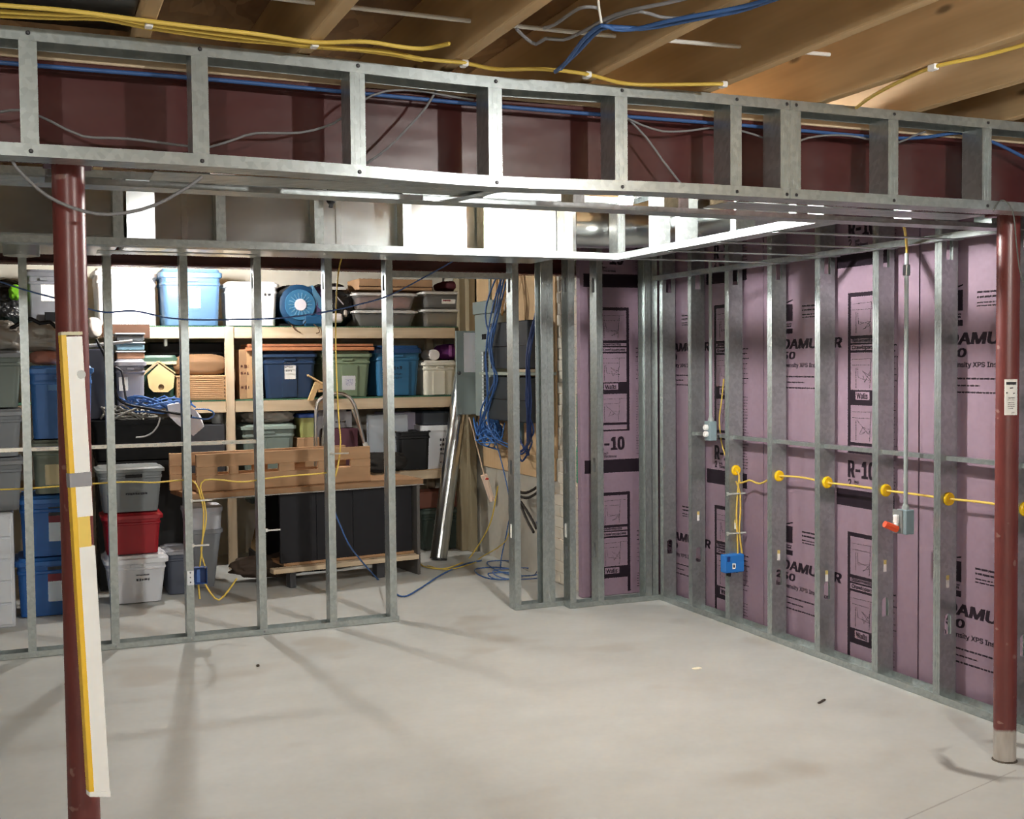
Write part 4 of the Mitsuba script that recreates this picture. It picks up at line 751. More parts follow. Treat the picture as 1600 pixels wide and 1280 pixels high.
# ---- stacks on the floor at the left
b = (0.403,0.79,-0.011,0.311); k = tote('white lidded tote on the floor, lowest of the stack with the red one', b[0], b[1], 0.001, b[3], 7.60, 0.36, paint(206, 208, 214), paint(214, 216, 220), lidh=0.04, taper=0.16, grip=True); z = b[3]
marks(k, b[0] + 0.19, b[0] + 0.27, 7.618, [(z - 0.13, 0.008), (z - 0.165, 0.018)], 21); 
b2 = (0.395,0.764,0.313,0.581); tote('bright red tote in the middle of the stack behind the left post', b2[0], b2[1], z + 0.003, b2[3], 7.62, 0.33, paint(142, 16, 30), paint(150, 22, 34), lidh=0.03, taper=0.10, grip=False); z = b2[3]
b3 = (0.371,0.778,0.582,0.873); k = tote('grey tote with a dark grip on top of the red tote', b3[0], b3[1], z + 0.003, b3[3], 7.60, 0.36, paint(112, 116, 118), paint(120, 124, 124), lidh=0.02, taper=0.14, grip=False); part(k, 'grip', box(b3[0] + 0.17, b3[0] + 0.27, 7.605, 7.62, b3[3] - 0.065, b3[3] - 0.045), BLACK); marks(k, b3[0] + 0.17, b3[0] + 0.30, 7.617, [(b3[3] - 0.175, 0.014)], 33)
b = (0.791,0.953,0.074,0.298); tote('dark blue grey tote with a white rim on the floor beside the white tote', b[0], b[1], 0.001, b[3], 7.80, 0.36, paint(72, 78, 92), paint(150, 152, 158), lidh=0.02, grip=False)
b = (0.364,1.019,0.53,1.2); k = thing('black_tote', 'very large black tote under the white sheet and tangled cables', 'storage bin'); part(k, 'body', loft([rring(b[0] + 0.03, b[1] - 0.03, 8.12, 8.55, (0.371,0.778,0.582,0.873)[2] + 0.30, 0.03), rring(b[0] + 0.01, b[1] - 0.01, 8.11, 8.56, 1.10, 0.03), rring(b[0], b[1], 8.1, 8.57, 1.12, 0.03), rring(b[0], b[1], 8.1, 8.57, 1.15, 0.03)]), paint(8, 9, 10, 0.6, 0.2), 40); zbt = 1.15
part(k, 'stand', box(b[0] + 0.04, b[1] - 0.05, 8.16, 8.54, 0.002, (0.371,0.778,0.582,0.873)[2] + 0.29), BLACK)
b = (0.914,1.349,0.695,1.078); single('black_crate', box(b[0] + 0.10, b[1] - 0.02, 8.69, 9.1, ZL + 0.001, b[3], 0.008), paint(36, 38, 44), 'black flat crate on the lower shelf left of the upright', 'crate')
b = (1.198,1.367,1.068,1.169); single('grey_jar', lathe([(0.04, 0), (0.045, 0.02), (0.045, 0.075), (0.036, 0.09)], 16, (b[0] + 0.09, 8.8, (0.914,1.349,0.695,1.078)[3] + 0.002)), paint(150, 152, 150), 'small grey jar on the black flat crate', 'jar', 40)
# white sheet, grey cables and blue coil on the black tote
vs = []
sheet = [(0.854,8.06,1.245),(0.93,8.06,1.26),(0.997,8.06,1.233),(1.043,8.06,1.205),(1.096,8.06,1.094),(1.022,8.06,1.031),(0.972,8.06,1.076),(0.918,8.06,1.113),(0.869,8.06,1.166)]
single('white_sheet', lumpy(loft([np.array([[x, 8.09 + 0.0 * i, max(z, 0.5)] for i, (x, y, z) in enumerate(sheet)]), np.array([[x + 0.02, 8.40, max(z, 1.155)] for i, (x, y, z) in enumerate(sheet)])]), 0.012, 18, 4), paint(214, 214, 222, 0.8), 'white plastic sheet draped over the corner of the black tote', 'sheet')
def tangle(c, s, n, r, m_, label, cat, name, seed, zmin=None):
    rr_, out = random.Random(seed), []
    for i in range(n):
        P = []; a = rr_.random() * 6.28; w = [rr_.uniform(0.4, 1) for _ in range(3)]
        for j in range(9):
            a += rr_.uniform(0.5, 1.1)
            p = [c[0] + s[0] * w[0] * math.cos(a) * rr_.uniform(0.7, 1), c[1] + s[1] * w[1] * math.sin(a), c[2] + s[2] * (rr_.random() - 0.5) * 2]
            if zmin is not None: p[2] = max(p[2], zmin)
            P.append(p)
        out.append(tube(P, r, 5, step=0.04))
    return single(name, join(out), m_, label, cat, True, kind='stuff')
c = (0.798,8.2,1.281); tangle((c[0], 8.20, 1.245), (0.30, 0.11, 0.065), 11, 0.006, paint(66, 108, 170), 'loose blue cable heap on the white sheet over the black tote', 'cable', 'cable_heap', 3)
c = (0.609,8.2,1.22); tangle((c[0], 8.22, 1.20), (0.20, 0.12, 0.05), 9, 0.008, paint(128, 126, 118), 'heap of grey cables and cords on the black tote', 'cable', 'cable_heap', 9)
single('power_cable', tube([(0.806,8.09,1.167),(0.792,8.09,1.115),(0.754,8.09,1.064),(0.704,8.09,1.04),(0.646,8.09,1.034)], 0.006), paint(170, 168, 164), 'grey cord hanging down the front of the black tote', 'cord', True)
single('blue_cable', tube([(0.885,8.05,1.197),(1.011,8.05,1.163),(1.117,8.05,1.147),(1.16,8.05,1.181),(1.118,8.05,1.212),(1.033,8.05,1.215)], 0.006), paint(70, 110, 170), 'loop of blue cable hanging right of the white sheet', 'cable', True)
single('black_strap', tube([(0.407,8.03,1.693),(0.464,8.03,1.567),(0.504,8.03,1.406),(0.557,8.03,1.278),(0.76,8.03,1.222),(1.008,8.03,1.172)], 0.009), BLACK, 'black strap running down past the light grey tote to the black tote', 'strap', True)
single('black_strap', tube([(0.506,8.03,1.516),(0.562,8.03,1.481),(0.572,8.03,1.397),(0.586,8.03,1.29)], 0.007), paint(50, 50, 54), 'thin dark strap hooked over the light grey tote', 'strap', True)
single('white_tube', rod((0.348,8.05,1.648), (0.637,8.05,1.681), 0.012, 10), paint(196, 198, 200), 'white tube lying across the light grey tote beside the post', 'tube', 40)
b = (0.361,0.53,1.221,1.634); single('dark_box', box(b[0], b[1], 8.25, 8.5, zbt + 0.002, b[3], 0.01), paint(38, 42, 56), 'dark navy box on the black tote beside the left post', 'box')
# blue totes left of the post
zf = 0.001
b = (-0.11,0.284,0.01,0.36); k = tote('blue tote with a label on the floor, lowest of the left stack', b[0], b[1], 0.001, b[3], 7.45, 0.40, paint(28, 82, 146), paint(34, 90, 154), grip=False, tags=((0.46, 0.70, 0.28, 0.66, paint(190, 205, 220)), (0.46, 0.70, 0.66, 0.80, paint(110, 30, 50)), (0.46, 0.70, 0.80, 0.94, paint(24, 30, 44)))); z = b[3]
b = (-0.087,0.3,0.36,0.736); tote('blue tote with a label, second of the left stack', b[0], b[1], z + 0.003, b[3], 7.45, 0.40, paint(28, 82, 146), paint(34, 90, 154), grip=False, tags=((0.44, 0.68, 0.28, 0.62, paint(190, 205, 220)), (0.44, 0.68, 0.62, 0.74, paint(110, 30, 50)), (0.44, 0.68, 0.74, 0.90, paint(24, 30, 44)))); z = b[3]
b = (-0.008,0.323,0.745,1.071); k = tote('olive grey tote with a cream card, third of the left stack', b[0], b[1], z + 0.003, b[3], 7.47, 0.36, paint(106, 116, 104), paint(116, 124, 112), grip=False, tags=((0.24, 0.62, 0.20, 0.62, paint(200, 188, 150)),)); z = b[3]
b = (-0.013,0.361,1.078,1.522); tote('tall blue tote at the top of the left stack', b[0], b[1], z + 0.003, b[3], 7.46, 0.38, paint(54, 104, 168), paint(64, 116, 180), tags=((0.30, 0.46, 0.72, 0.86, paint(90, 140, 196)),)); z = b[3]
b = (0.001,0.187,1.523,1.597); single('red_bundle', blob(((b[0] + b[1]) / 2, 7.62, z + 0.048), (b[1] - b[0], 0.24, 0.09), 0.15, 5, 61, flat=z + 0.003), paint(176, 120, 104, 0.8), 'pinkish red bundle on the tall blue tote left of the post', 'bundle', True)
c = (0.083,7.6,1.664); single('junk_bag', blob((c[0], 7.66, z + 0.175), (0.36, 0.32, 0.18), 0.3, 7, 66), 'bag_plastic', 'silvery bag of junk on top of the left stack beside the post', 'bag', True)
c = (-0.13,7.5,1.689); single('junk_bag', blob((c[0] - 0.1, 7.5, c[2]), (0.42, 0.36, 0.20), 0.3, 7, 71), 'bag_plastic', 'crumpled greyish bag on the leftmost grey totes', 'bag', True)
single('extension_cable', tube([(-0.172,7.4,1.724),(-0.103,7.4,1.74),(-0.043,7.4,1.774),(0.014,7.4,1.8),(0.062,7.4,1.774),(0.119,7.4,1.782),(0.153,7.4,1.748)], 0.012), BLACK, 'thick black cord lying over the bags left of the post', 'cord', True)
# grey totes and white drawers at the left edge
b = (-0.394,-0.112,-0.021,0.672); k = thing('drawer_unit', 'white plastic drawer unit standing on the floor at the left edge', 'drawers'); part(k, 'carcass', box(b[0], b[1], 7.25, 7.62, 0.001, b[3], 0.008), paint(196, 200, 206))
n = 5
for i in range(n):
    h = (b[3] - 0.03) / n; part(k, 'drawer', box(b[0] + 0.012, b[1] - 0.014, 7.240, 7.255, 0.02 + i * h, 0.012 + (i + 1) * h, 0.004), paint(204, 208, 214)); 
z = b[3]
for (py0, py1, x1, lab) in ((717, 803, 38, 'grey tote on the white drawers, lowest of three grey totes'), (640, 715, 36, 'grey tote in the middle of the three at the left edge'), (548, 640, 36, 'grey green tote, topmost of the three at the left edge')):
    b = {717: (-0.394,-0.045,0.671,0.988), 640: (-0.386,-0.041,0.996,1.272), 548: (-0.378,-0.036,1.272,1.61)}[py0]
    tote(lab, b[0], b[1], z + 0.003, b[3], 7.25, 0.38, paint(112, 116, 120) if py0 != 548 else paint(96, 106, 100), paint(122, 126, 130), lidh=0.03, taper=0.12, grip=False); z = b[3]

# ================================================================== electrical corner
for (xl, xr, m_, lab) in ((720, 732, 'treated_upright', 'left of the two greenish wooden uprights below the electrical panel'), (734, 747, 'treated_upright', 'right of the two greenish wooden uprights below the electrical panel')):
    a = {720: (3.17,8.64,0.834), 734: (3.222,8.56,0.837)}[xl]
    single('wooden_upright', box(a[0], a[0] + 0.055, a[1], a[1] + 0.14, 0.002, 2.30, 0.003), m_, lab, 'lumber')
k = thing('plywood_backboard', 'plywood board fixed to the concrete wall behind the cables', 'backboard')
part(k, 'sheet', box(3.284, 3.299, 7.07, 8.55, 0.86, 2.28, 0.002), 'plywood'); part(k, 'sheet', box(3.286, 3.299, 7.10, 8.45, 0.70, 0.858, 0.002), 'plywood')
# electrical panel on the inner wall: box against the wall, door swung out to face the viewer
k = thing('electrical_panel', 'grey electrical panel with its door swung open and a white list on it', 'electrical panel')
GP = paint(128, 140, 138, 0.4)
yd = 8.30
A = (3.016,3.227,1.115,1.76)
kd = part(k, 'door', box(A[0], A[1], yd, yd + 0.018, A[2], A[3], 0.004), GP)
B = (3.08,3.19,1.441,1.746); part(kd, 'circuit_list', box(B[0], B[1], yd - 0.0015, yd, B[2], B[3]), paint(206, 206, 212, 0.8), label='white circuit list on the panel door')
P = (3.037,8.3,1.437); part(kd, 'latch', lathe([(0.016, 0.0), (0.016, -0.006), (0.008, -0.012)], 14, (P[0], yd - 0.0005, P[2]), 1), paint(66, 70, 72)); 
xb = 3.17
kc = part(k, 'cabinet', box(xb, 3.283, 7.90, 8.298, A[2] - 0.01, A[3] + 0.12, 0.004), GP)
part(k, 'upper_cabinet', box(xb + 0.0, 3.283, 7.93, 8.34, A[3] + 0.125, A[3] + 0.22, 0.004), GP)
for i in range(16):
    z = A[2] + 0.03 + i * 0.0285
    part(kc, 'breaker', box(xb - 0.008, xb + 0.002, 8.02, 8.10, z, z + 0.025, 0.002), paint(34, 36, 40)); part(kc, 'number_strip', box(xb - 0.004, xb + 0.002, 8.115, 8.145, z + 0.002, z + 0.023), paint(196, 200, 200))
part(kc, 'main_breaker', box(xb - 0.008, xb + 0.002, 8.06, 8.13, A[3] - 0.07, A[3] - 0.03, 0.002), BLACK)
part(k, 'sub_panel', box(3.262, 3.283, 7.62, 7.86, 0.93, 1.09, 0.003), paint(96, 120, 132))
P = [(3.244,8.2,2.192),(3.246,8.2,1.938)]; single('panel_conduit', rod((3.23, 8.12, A[3] + 0.222), (3.23, 8.12, 2.31), 0.012, 10), GP, 'thin grey conduit rising from the top of the electrical panel', 'conduit', 40)
k = thing('network_cabinet', 'black wall cabinet on the plywood, upper one behind the doorway stud', 'cabinet'); part(k, 'body', box(3.10, 3.283, 7.12, 7.80, 1.47, 1.80, 0.006), paint(44, 48, 52, 0.5)); part(k, 'side_seam', box(3.097, 3.10, 7.14, 7.78, 1.625, 1.63), BLACK)
k = thing('network_cabinet', 'black wall cabinet on the plywood, lower one under the thin shelf', 'cabinet'); part(k, 'body', box(3.10, 3.283, 7.12, 7.84, 1.10, 1.41, 0.006), paint(38, 44, 48, 0.5)); part(k, 'side_seam', box(3.097, 3.10, 7.14, 7.82, 1.25, 1.255), BLACK)
k = thing('wall_shelf', 'thin pale shelf between the two black wall cabinets', 'shelf'); part(k, 'board', box(3.08, 3.283, 7.05, 7.98, 1.425, 1.445, 0.002), paint(150, 160, 150)); 
single('small_carton', box(3.09, 3.15, 7.10, 7.28, 1.446, 1.466, 0.002), paint(200, 186, 160, 0.8), 'flat cream carton on the thin wall shelf', 'box')
# round duct leaning on the shelves
k = thing('metal_pipe', 'shiny round metal pipe leaning against the shelves beside the panel', 'pipe')
pa, pb_ = np.array((2.867,8.342,0.05)), np.array((3.167,8.55,1.475))
pa[2] = 0.004
part(k, 'tube', rod(pa, pb_, 0.066, 24), 'duct_metal', 40); d = (pb_ - pa) / np.linalg.norm(pb_ - pa)
part(k, 'seam', rod(pa + np.array([-0.01, -0.067, 0.005]), pb_ + np.array([-0.01, -0.067, 0]), 0.004, 6), 'duct_metal'); part(k, 'collar', rod(pb_ - d * 0.22, pb_ - d * 0.20, 0.069, 24), 'duct_metal', 40); part(k, 'bottom_rim', rod(pa, pa + d * 0.012, 0.068, 24), paint(40, 42, 44), 40)

# ================================================================== cables
Y_, B_, G_, W_ = paint(212, 182, 84, 0.5), paint(56, 92, 146, 0.5), paint(120, 120, 122, 0.5), paint(214, 212, 206, 0.5)
def cable(label, P, m_, r=0.0045, name=None, n=7):
    nmz = {Y_: 'yellow_cable', B_: 'blue_cable', G_: 'grey_cable', W_: 'white_cable'}.get(m_, 'cable')
    return single(name or nmz, tube(P, r, n), m_, label, 'cable', True)
# under the joists
cable('yellow cable looping up into the joist bay, stapled under the joists at the upper left', [(-0.092,2.819,2.314),(-0.041,2.819,2.314),(0.105,2.808,2.314),(0.275,2.826,2.314),(0.42,2.837,2.314),(0.527,2.843,2.314),(0.675,2.864,2.314),(0.791,2.814,2.314),(0.886,2.828,2.314),(0.945,2.825,2.314),(0.975,2.788,2.314)] + [(0.991,2.75,2.312)], Y_, 0.0055)
cable('long yellow cable stapled under six joists above the header', [(-0.094,2.87,2.313),(-0.042,2.865,2.313),(0.092,2.84,2.313),(0.173,2.814,2.313),(0.277,2.849,2.313),(0.455,2.872,2.313),(0.68,2.889,2.313),(0.859,2.879,2.313),(0.975,2.915,2.313),(1.091,2.913,2.313),(1.196,2.945,2.313),(1.319,2.899,2.313),(1.454,2.908,2.313),(1.613,2.966,2.313),(1.757,2.921,2.313),(1.875,2.869,2.313)], Y_, 0.0055)
cable('second yellow cable of the pair above the left half of the header', [(-0.095,2.898,2.313),(-0.042,2.898,2.313),(0.093,2.867,2.313),(0.175,2.842,2.313),(0.28,2.877,2.313),(0.46,2.907,2.313),(0.569,2.902,2.313),(0.683,2.902,2.313),(0.795,2.892,2.313),(0.901,2.904,2.313),(0.979,2.929,2.313)], Y_, 0.0055)
cable('yellow cable running along a joist edge at the upper right', [(2.374,2.125,2.314),(2.377,2.246,2.314),(2.358,2.379,2.314),(2.319,2.507,2.314),(2.35,2.689,2.314),(2.4,2.859,2.314),(2.454,2.99,2.314)], Y_, 0.0055)
for i, q in enumerate(([(0.278,2.849,2.316)], [(0.679,2.883,2.316)], [(1.095,2.924,2.316)], [(1.46,2.919,2.316)], [(1.882,2.88,2.316)], [(2.32,2.507,2.316)])):
    x, y, z = q[0]; single('cable_staple', box(x - 0.009, x + 0.009, y - 0.014, y + 0.014, 2.305, 2.3215, 0.002), WHITE, 'white cable staple under the ' + ('joist at the far left', 'second joist from the left', 'third joist from the left', 'fourth joist from the left', 'joist where the long yellow cable ends', 'joist at the upper right with its own yellow cable')[i], 'staple')
cable('thin white cable passing through the joists above the header', [(0.30, 2.80, 2.394), (0.9, 2.80, 2.390), (1.4, 2.80, 2.392), (1.95, 2.80, 2.405), (2.2, 2.80, 2.41)], W_, 0.006)
cable('bright blue cable crossing under the joists at the top edge', [(1.546,2.09,2.306),(1.53,2.162,2.306),(1.506,2.25,2.306),(1.461,2.314,2.306),(1.417,2.385,2.306),(1.367,2.448,2.306),(1.288,2.461,2.306),(1.283,2.52,2.306),(1.312,2.667,2.306),(1.339,2.819,2.306),(1.348,2.888,2.306)], B_, 0.006)
cable('second blue cable slung under the joists beside the bright one', [(1.525,2.084,2.302),(1.499,2.189,2.302),(1.432,2.295,2.302),(1.388,2.365,2.302),(1.348,2.446,2.302),(1.305,2.462,2.302),(1.262,2.445,2.302),(1.27,2.545,2.302),(1.306,2.692,2.302),(1.343,2.843,2.302)], B_, 0.005)
cable('grey cable sagging between two joists beside the blue pair', [(1.099,2.57,2.31),(1.15,2.633,2.31),(1.194,2.671,2.31),(1.196,2.615,2.31),(1.241,2.61,2.31),(1.256,2.517,2.31),(1.259,2.422,2.31),(1.282,2.34,2.31),(1.331,2.266,2.31),(1.365,2.2,2.31)], G_, 0.0045)
cable('grey cable curving over the joist bay left of the blue pair', [(1.158,2.544,2.312),(1.171,2.506,2.312),(1.168,2.421,2.312),(1.171,2.369,2.312),(1.192,2.356,2.312),(1.211,2.359,2.312)], G_, 0.004)
cable('thin grey cable bending across the joist under the blue pair', [(1.274,2.452,2.311),(1.279,2.396,2.311),(1.309,2.343,2.311),(1.37,2.362,2.311),(1.417,2.354,2.311),(1.436,2.315,2.311)], G_, 0.004)
cable('white wire hanging straight down at the top edge', [(1.204,2.35,2.336),(1.207,2.35,2.308),(1.213,2.35,2.277)], W_, 0.003)
# along the beam inside the header
cable('blue cable running along the top of the red beam', [(-1.9, 3.135, 2.262), (-1.0, 3.135, 2.268), (0.0, 3.135, 2.264), (0.45, 3.135, 2.266), (0.9, 3.135, 2.262), (1.4, 3.135, 2.258), (2.1, 3.135, 2.262), (2.75, 3.135, 2.263)] + [(3.008,3.12,2.295),(3.157,3.12,2.273),(3.306,3.12,2.228),(3.43,3.12,2.18)], B_, 0.006)
cable('grey cable snaking across the red beam in the left header bays', [(-0.109,3.12,2.131),(-0.051,3.12,2.14),(-0.001,3.12,2.148),(0.065,3.12,2.125),(0.139,3.12,2.093),(0.247,3.12,2.094),(0.406,3.12,2.084),(0.455,3.12,2.087),(0.522,3.12,2.112),(0.573,3.12,2.13),(0.694,3.12,2.14),(0.783,3.12,2.17),(0.828,3.12,2.205),(0.865,3.12,2.238),(0.929,3.12,2.269),(1.023,3.12,2.28),(1.118,3.12,2.272),(1.196,3.12,2.267)], G_, 0.0035)
cable('grey cable running down the beam in the bay right of the third stud', [(1.086,3.125,2.288),(1.053,3.125,2.235),(1.004,3.125,2.18),(0.938,3.125,2.113),(0.876,3.125,2.067)], G_, 0.0035)
cable('grey cable sagging under the blue one right of the middle stud', [(1.685,3.12,2.255),(1.74,3.12,2.236),(1.819,3.12,2.22),(1.922,3.12,2.229),(1.992,3.12,2.242),(2.111,3.12,2.24),(2.196,3.12,2.223)], G_, 0.0035)
cable('grey cable running steeply down the beam right of the middle stud', [(1.703,3.125,2.25),(1.765,3.125,2.198),(1.821,3.125,2.133),(1.892,3.125,2.058)], G_, 0.0035)
cable('grey cable arching over the beam right of the doubled stud', [(2.298,3.12,2.21),(2.363,3.12,2.235),(2.461,3.12,2.251),(2.566,3.12,2.252),(2.651,3.12,2.243),(2.741,3.12,2.246),(2.796,3.12,2.269),(2.854,3.12,2.289)], G_, 0.0035)
cable('grey cable drooping below the header in front of the left post', [(-0.025,3.08,2.017),(-0.018,3.08,1.999),(0.031,3.08,1.949),(0.074,3.08,1.921),(0.133,3.08,1.9),(0.194,3.08,1.894),(0.271,3.08,1.909),(0.334,3.08,1.937),(0.399,3.08,1.98),(0.425,3.08,2.001)], G_, 0.0045)
cable('thin dark cable looping off the header beside the right post', [(3.026,2.985,2.008),(3.048,2.985,2.039),(3.071,2.985,2.047),(3.1,2.985,2.029),(3.118,2.985,1.995),(3.131,2.985,1.904),(3.149,2.985,1.806),(3.185,2.985,1.74)], paint(92, 96, 92), 0.0025, 'grey_cable')
# the partition
cable('long blue cable drooping across the whole partition', [(-0.186,6.415,1.974),(-0.128,6.415,1.949),(0.006,6.415,1.903),(0.143,6.415,1.865),(0.266,6.415,1.823),(0.376,6.415,1.797),(0.52,6.415,1.805),(0.7,6.415,1.769),(0.884,6.415,1.76),(1.062,6.415,1.764),(1.301,6.415,1.773),(1.555,6.415,1.81),(1.742,6.415,1.852),(1.921,6.415,1.905),(2.128,6.415,2.009),(2.335,6.415,2.122)], paint(70, 100, 150, 0.5), 0.0042, 'blue_cable')
cable('yellow cable running through the partition studs at the left', [(-0.217,6.488,0.882),(-0.156,6.488,0.882),(-0.004,6.488,0.881),(0.247,6.488,0.889),(0.473,6.488,0.891),(0.605,6.488,0.881),(0.774,6.488,0.887),(0.828,6.488,0.863),(0.85,6.488,0.795),(0.866,6.488,0.706),(0.855,6.488,0.529),(0.839,6.488,0.402)], Y_, 0.0046)
cable('yellow cable running from the hanging pair to the fifth stud', [(0.87,6.488,0.392),(0.848,6.488,0.501),(0.879,6.488,0.662),(0.867,6.488,0.776),(0.851,6.488,0.841),(0.876,6.488,0.882),(0.963,6.488,0.878),(1.085,6.488,0.861),(1.264,6.488,0.878),(1.52,6.488,0.888),(1.58,6.488,0.892)], Y_, 0.0046)
cable('yellow cable hanging in the bay of the fourth partition stud', [(1.679,6.5,2.153),(1.65,6.5,2.042),(1.632,6.5,1.841),(1.627,6.5,1.547),(1.637,6.5,1.215),(1.646,6.5,1.066),(1.633,6.5,0.948),(1.612,6.5,0.864)], Y_, 0.0046)
cable('yellow cable tail hanging straight below the small blue box', [(0.83,6.49,0.31),(0.833,6.49,0.263),(0.836,6.49,0.224)], Y_, 0.0055)
cable('yellow cable tail bent up from the floor below the small blue box', [(0.865,6.49,0.307),(0.898,6.49,0.247),(0.939,6.49,0.208),(0.989,6.49,0.253),(1.04,6.49,0.321)], Y_, 0.0055)
def bracket(label, P, m_='chrome'):
    (x0, y, z0), (x1, _, z1) = P
    return single('cable_bracket', join(box(x0, x1, y - 0.004, y, z0 - 0.004, z0 + 0.004), box(x0, x1, y - 0.010, y - 0.004, z0 - 0.004, z0 - 0.002), box(x0, x0 + 0.012, y, y + 0.004, z0 - 0.01, z0 + 0.01)), m_, label, 'bracket')
bracket('bright metal bracket holding the hanging yellow pair, the upper one', [(0.792,6.436,0.776),(0.905,6.436,0.776)]); bracket('bright metal bracket holding the hanging yellow pair, the lower one', [(0.794,6.436,0.53),(0.886,6.436,0.53)])
bracket('bright metal bracket on the third partition stud above the bench panel', [(1.195,6.436,0.588),(1.277,6.436,0.586)]); bracket('bright metal bracket on the fourth partition stud beside the bed rail', [(1.569,6.436,1.003),(1.677,6.436,1.007)])
def outlet_box(label, x0, x1, z0, z1, y, m_, d=0.05):
    k = thing('outlet_box', label, 'outlet box')
    part(k, 'shell', join(box(x0, x1, y, y + d, z0, z0 + 0.003), box(x0, x1, y, y + d, z1 - 0.003, z1), box(x0, x0 + 0.003, y, y + d, z0, z1), box(x1 - 0.003, x1, y, y + d, z0, z1), box(x0, x1, y + d - 0.003, y + d, z0, z1)), m_)
    return k
b = (0.806,0.874,0.313,0.404); k = outlet_box('small open blue outlet box below the hanging yellow pair on the partition', b[0], b[1], b[2], b[3], 6.45, paint(38, 70, 128)); part(k, 'inner_tab', box(b[0] + 0.012, b[0] + 0.03, 6.452, 6.456, b[2] + 0.01, b[3] - 0.01), paint(60, 96, 160))
b = (0.763,0.8,0.313,0.394); k = thing('mounting_plate', 'small white mounting plate with a hole beside the blue box on the partition', 'plate'); part(k, 'plate', box(b[0], b[1], 6.431, 6.4375, b[2], b[3], 0.002), paint(214, 218, 222)); 
for dz in (0.018, 0.045, 0.070): part(k, 'hole', lathe([(0.004, 0), (0.004, -0.0006)], 8, ((b[0] + b[1]) / 2, 6.431, b[2] + dz), 1), INKY)
# floor cables
cable('blue cable running from the partition down to the concrete floor', [(1.706,7,0.656),(1.764,7,0.505),(1.835,7,0.355)] + [(2.21,7.742,0.008),(2.174,7.284,0.008),(2.2,7.086,0.008),(2.37,7.285,0.008),(2.671,7.708,0.008),(2.961,8.03,0.008),(3.138,8.129,0.008)], B_, 0.0055)
cable('yellow cable lying on the floor behind the partition door opening', [(2.766,8.557,0.01),(2.659,8.104,0.01),(2.744,7.915,0.01),(2.918,8.038,0.01),(3.121,8.318,0.01)] + [(3.2,8.105,0.282), (3.2,7.928,0.592)], Y_, 0.005)
cable('second yellow cable curving over the floor below the panel', [(2.693,8.087,0.01),(2.777,7.87,0.01),(3.041,8.039,0.01),(3.167,8.23,0.01)] + [(3.2,7.788,0.203), (3.2,7.66,0.431)], Y_, 0.004)
for i, (cx, cy, rx, ry) in enumerate(((778, 895, 32, 9), (800, 888, 30, 12), (812, 898, 40, 8), (785, 903, 20, 5))):
    c0 = [(3.053,7.582,0.012), (3.214,7.704,0.012), (3.164,7.445,0.012), (3.008,7.386,0.012)][i]; P = [[c0[0] + rx * 0.0045 * math.cos(a), c0[1] + ry * 0.030 * math.sin(a), 0.008 + 0.006 * i + 0.004 * math.sin(3 * a)] for a in np.linspace(0, 5.9, 16)]
    cable('loop of blue cable lying on the floor inside the doorway stud', P, B_ if i != 2 else paint(84, 110, 160, 0.5), 0.0045, 'blue_cable'); labels[list(labels)[-1]]['group'] = 'loops of blue cable on the floor'
# cables on the plywood beside the panel
rr = random.Random(5)
for i in range(9):
    top = [[3.23 - 0.01 * rr.random(), 7.62 + 0.055 * i + 0.02 * rr.random(), 2.29], [3.25, 7.66 + 0.045 * i, 2.12 - 0.03 * rr.random()], [3.23, 7.74 + 0.03 * i, 1.98 - 0.02 * i], [3.24, 7.80 + 0.02 * i, 1.93 - 0.01 * i]]
    cable('tan cable fanning down the plywood to the top of the electrical panel', top, paint(150, 118, 70, 0.6) if i % 3 else paint(190, 186, 178, 0.6), 0.006, 'tan_cable'); labels[list(labels)[-1]]['group'] = 'tan cables above the electrical panel'
for i in range(6):
    j = lambda a: rr.uniform(-a, a)
    P = [[3.21 - 0.015 * (i % 3), 7.62 + 0.03 * i, 2.28], [3.07 + j(0.02), 7.66 + j(0.10), 1.9 + j(0.08)], [3.06 + j(0.025), 7.70 + j(0.06), 1.62 + j(0.08)], [3.07 + j(0.02), 7.70 + j(0.10), 1.35 + j(0.08)], [3.09 + j(0.02), 7.88 + j(0.08), 1.13 + j(0.06)], [3.13 + j(0.04), 7.9 + j(0.2), 1.0 + j(0.07)], [3.19 + j(0.03), 7.7 + j(0.3), 0.92 + j(0.06)]]
    cable('blue network cable hanging past the black wall cabinets beside the panel', P, B_, 0.006); labels[list(labels)[-1]]['group'] = 'blue network cables beside the panel'
for i in range(6):
    P = [[3.18, 7.02 + 0.015 * i, 2.28], [3.16 + j(0.02), 7.06 + j(0.03), 1.95], [3.08 + j(0.02), 7.06 + j(0.04), 1.6], [3.07 + j(0.02), 7.06 + j(0.04), 1.25], [3.11 + j(0.03), 7.10 + j(0.05), 1.02 + j(0.04)], [3.17, 7.28 + j(0.1), 0.94 + j(0.05)], [3.20, 7.45 + j(0.1), 0.86 + j(0.05)], [3.21, 7.6 + j(0.05), 0.99]]
    cable('dark blue network cable hanging down the near edge of the black wall cabinets', P, paint(34, 58, 112, 0.5), 0.0065, 'blue_cable'); labels[list(labels)[-1]]['group'] = 'dark blue cables on the near edge of the cabinets'
tangle((3.17, 8.02, 1.00), (0.10, 0.22, 0.10), 16, 0.005, paint(62, 112, 178, 0.5), 'tangle of light blue network cables below the electrical panel', 'cable', 'cable_tangle', 12)
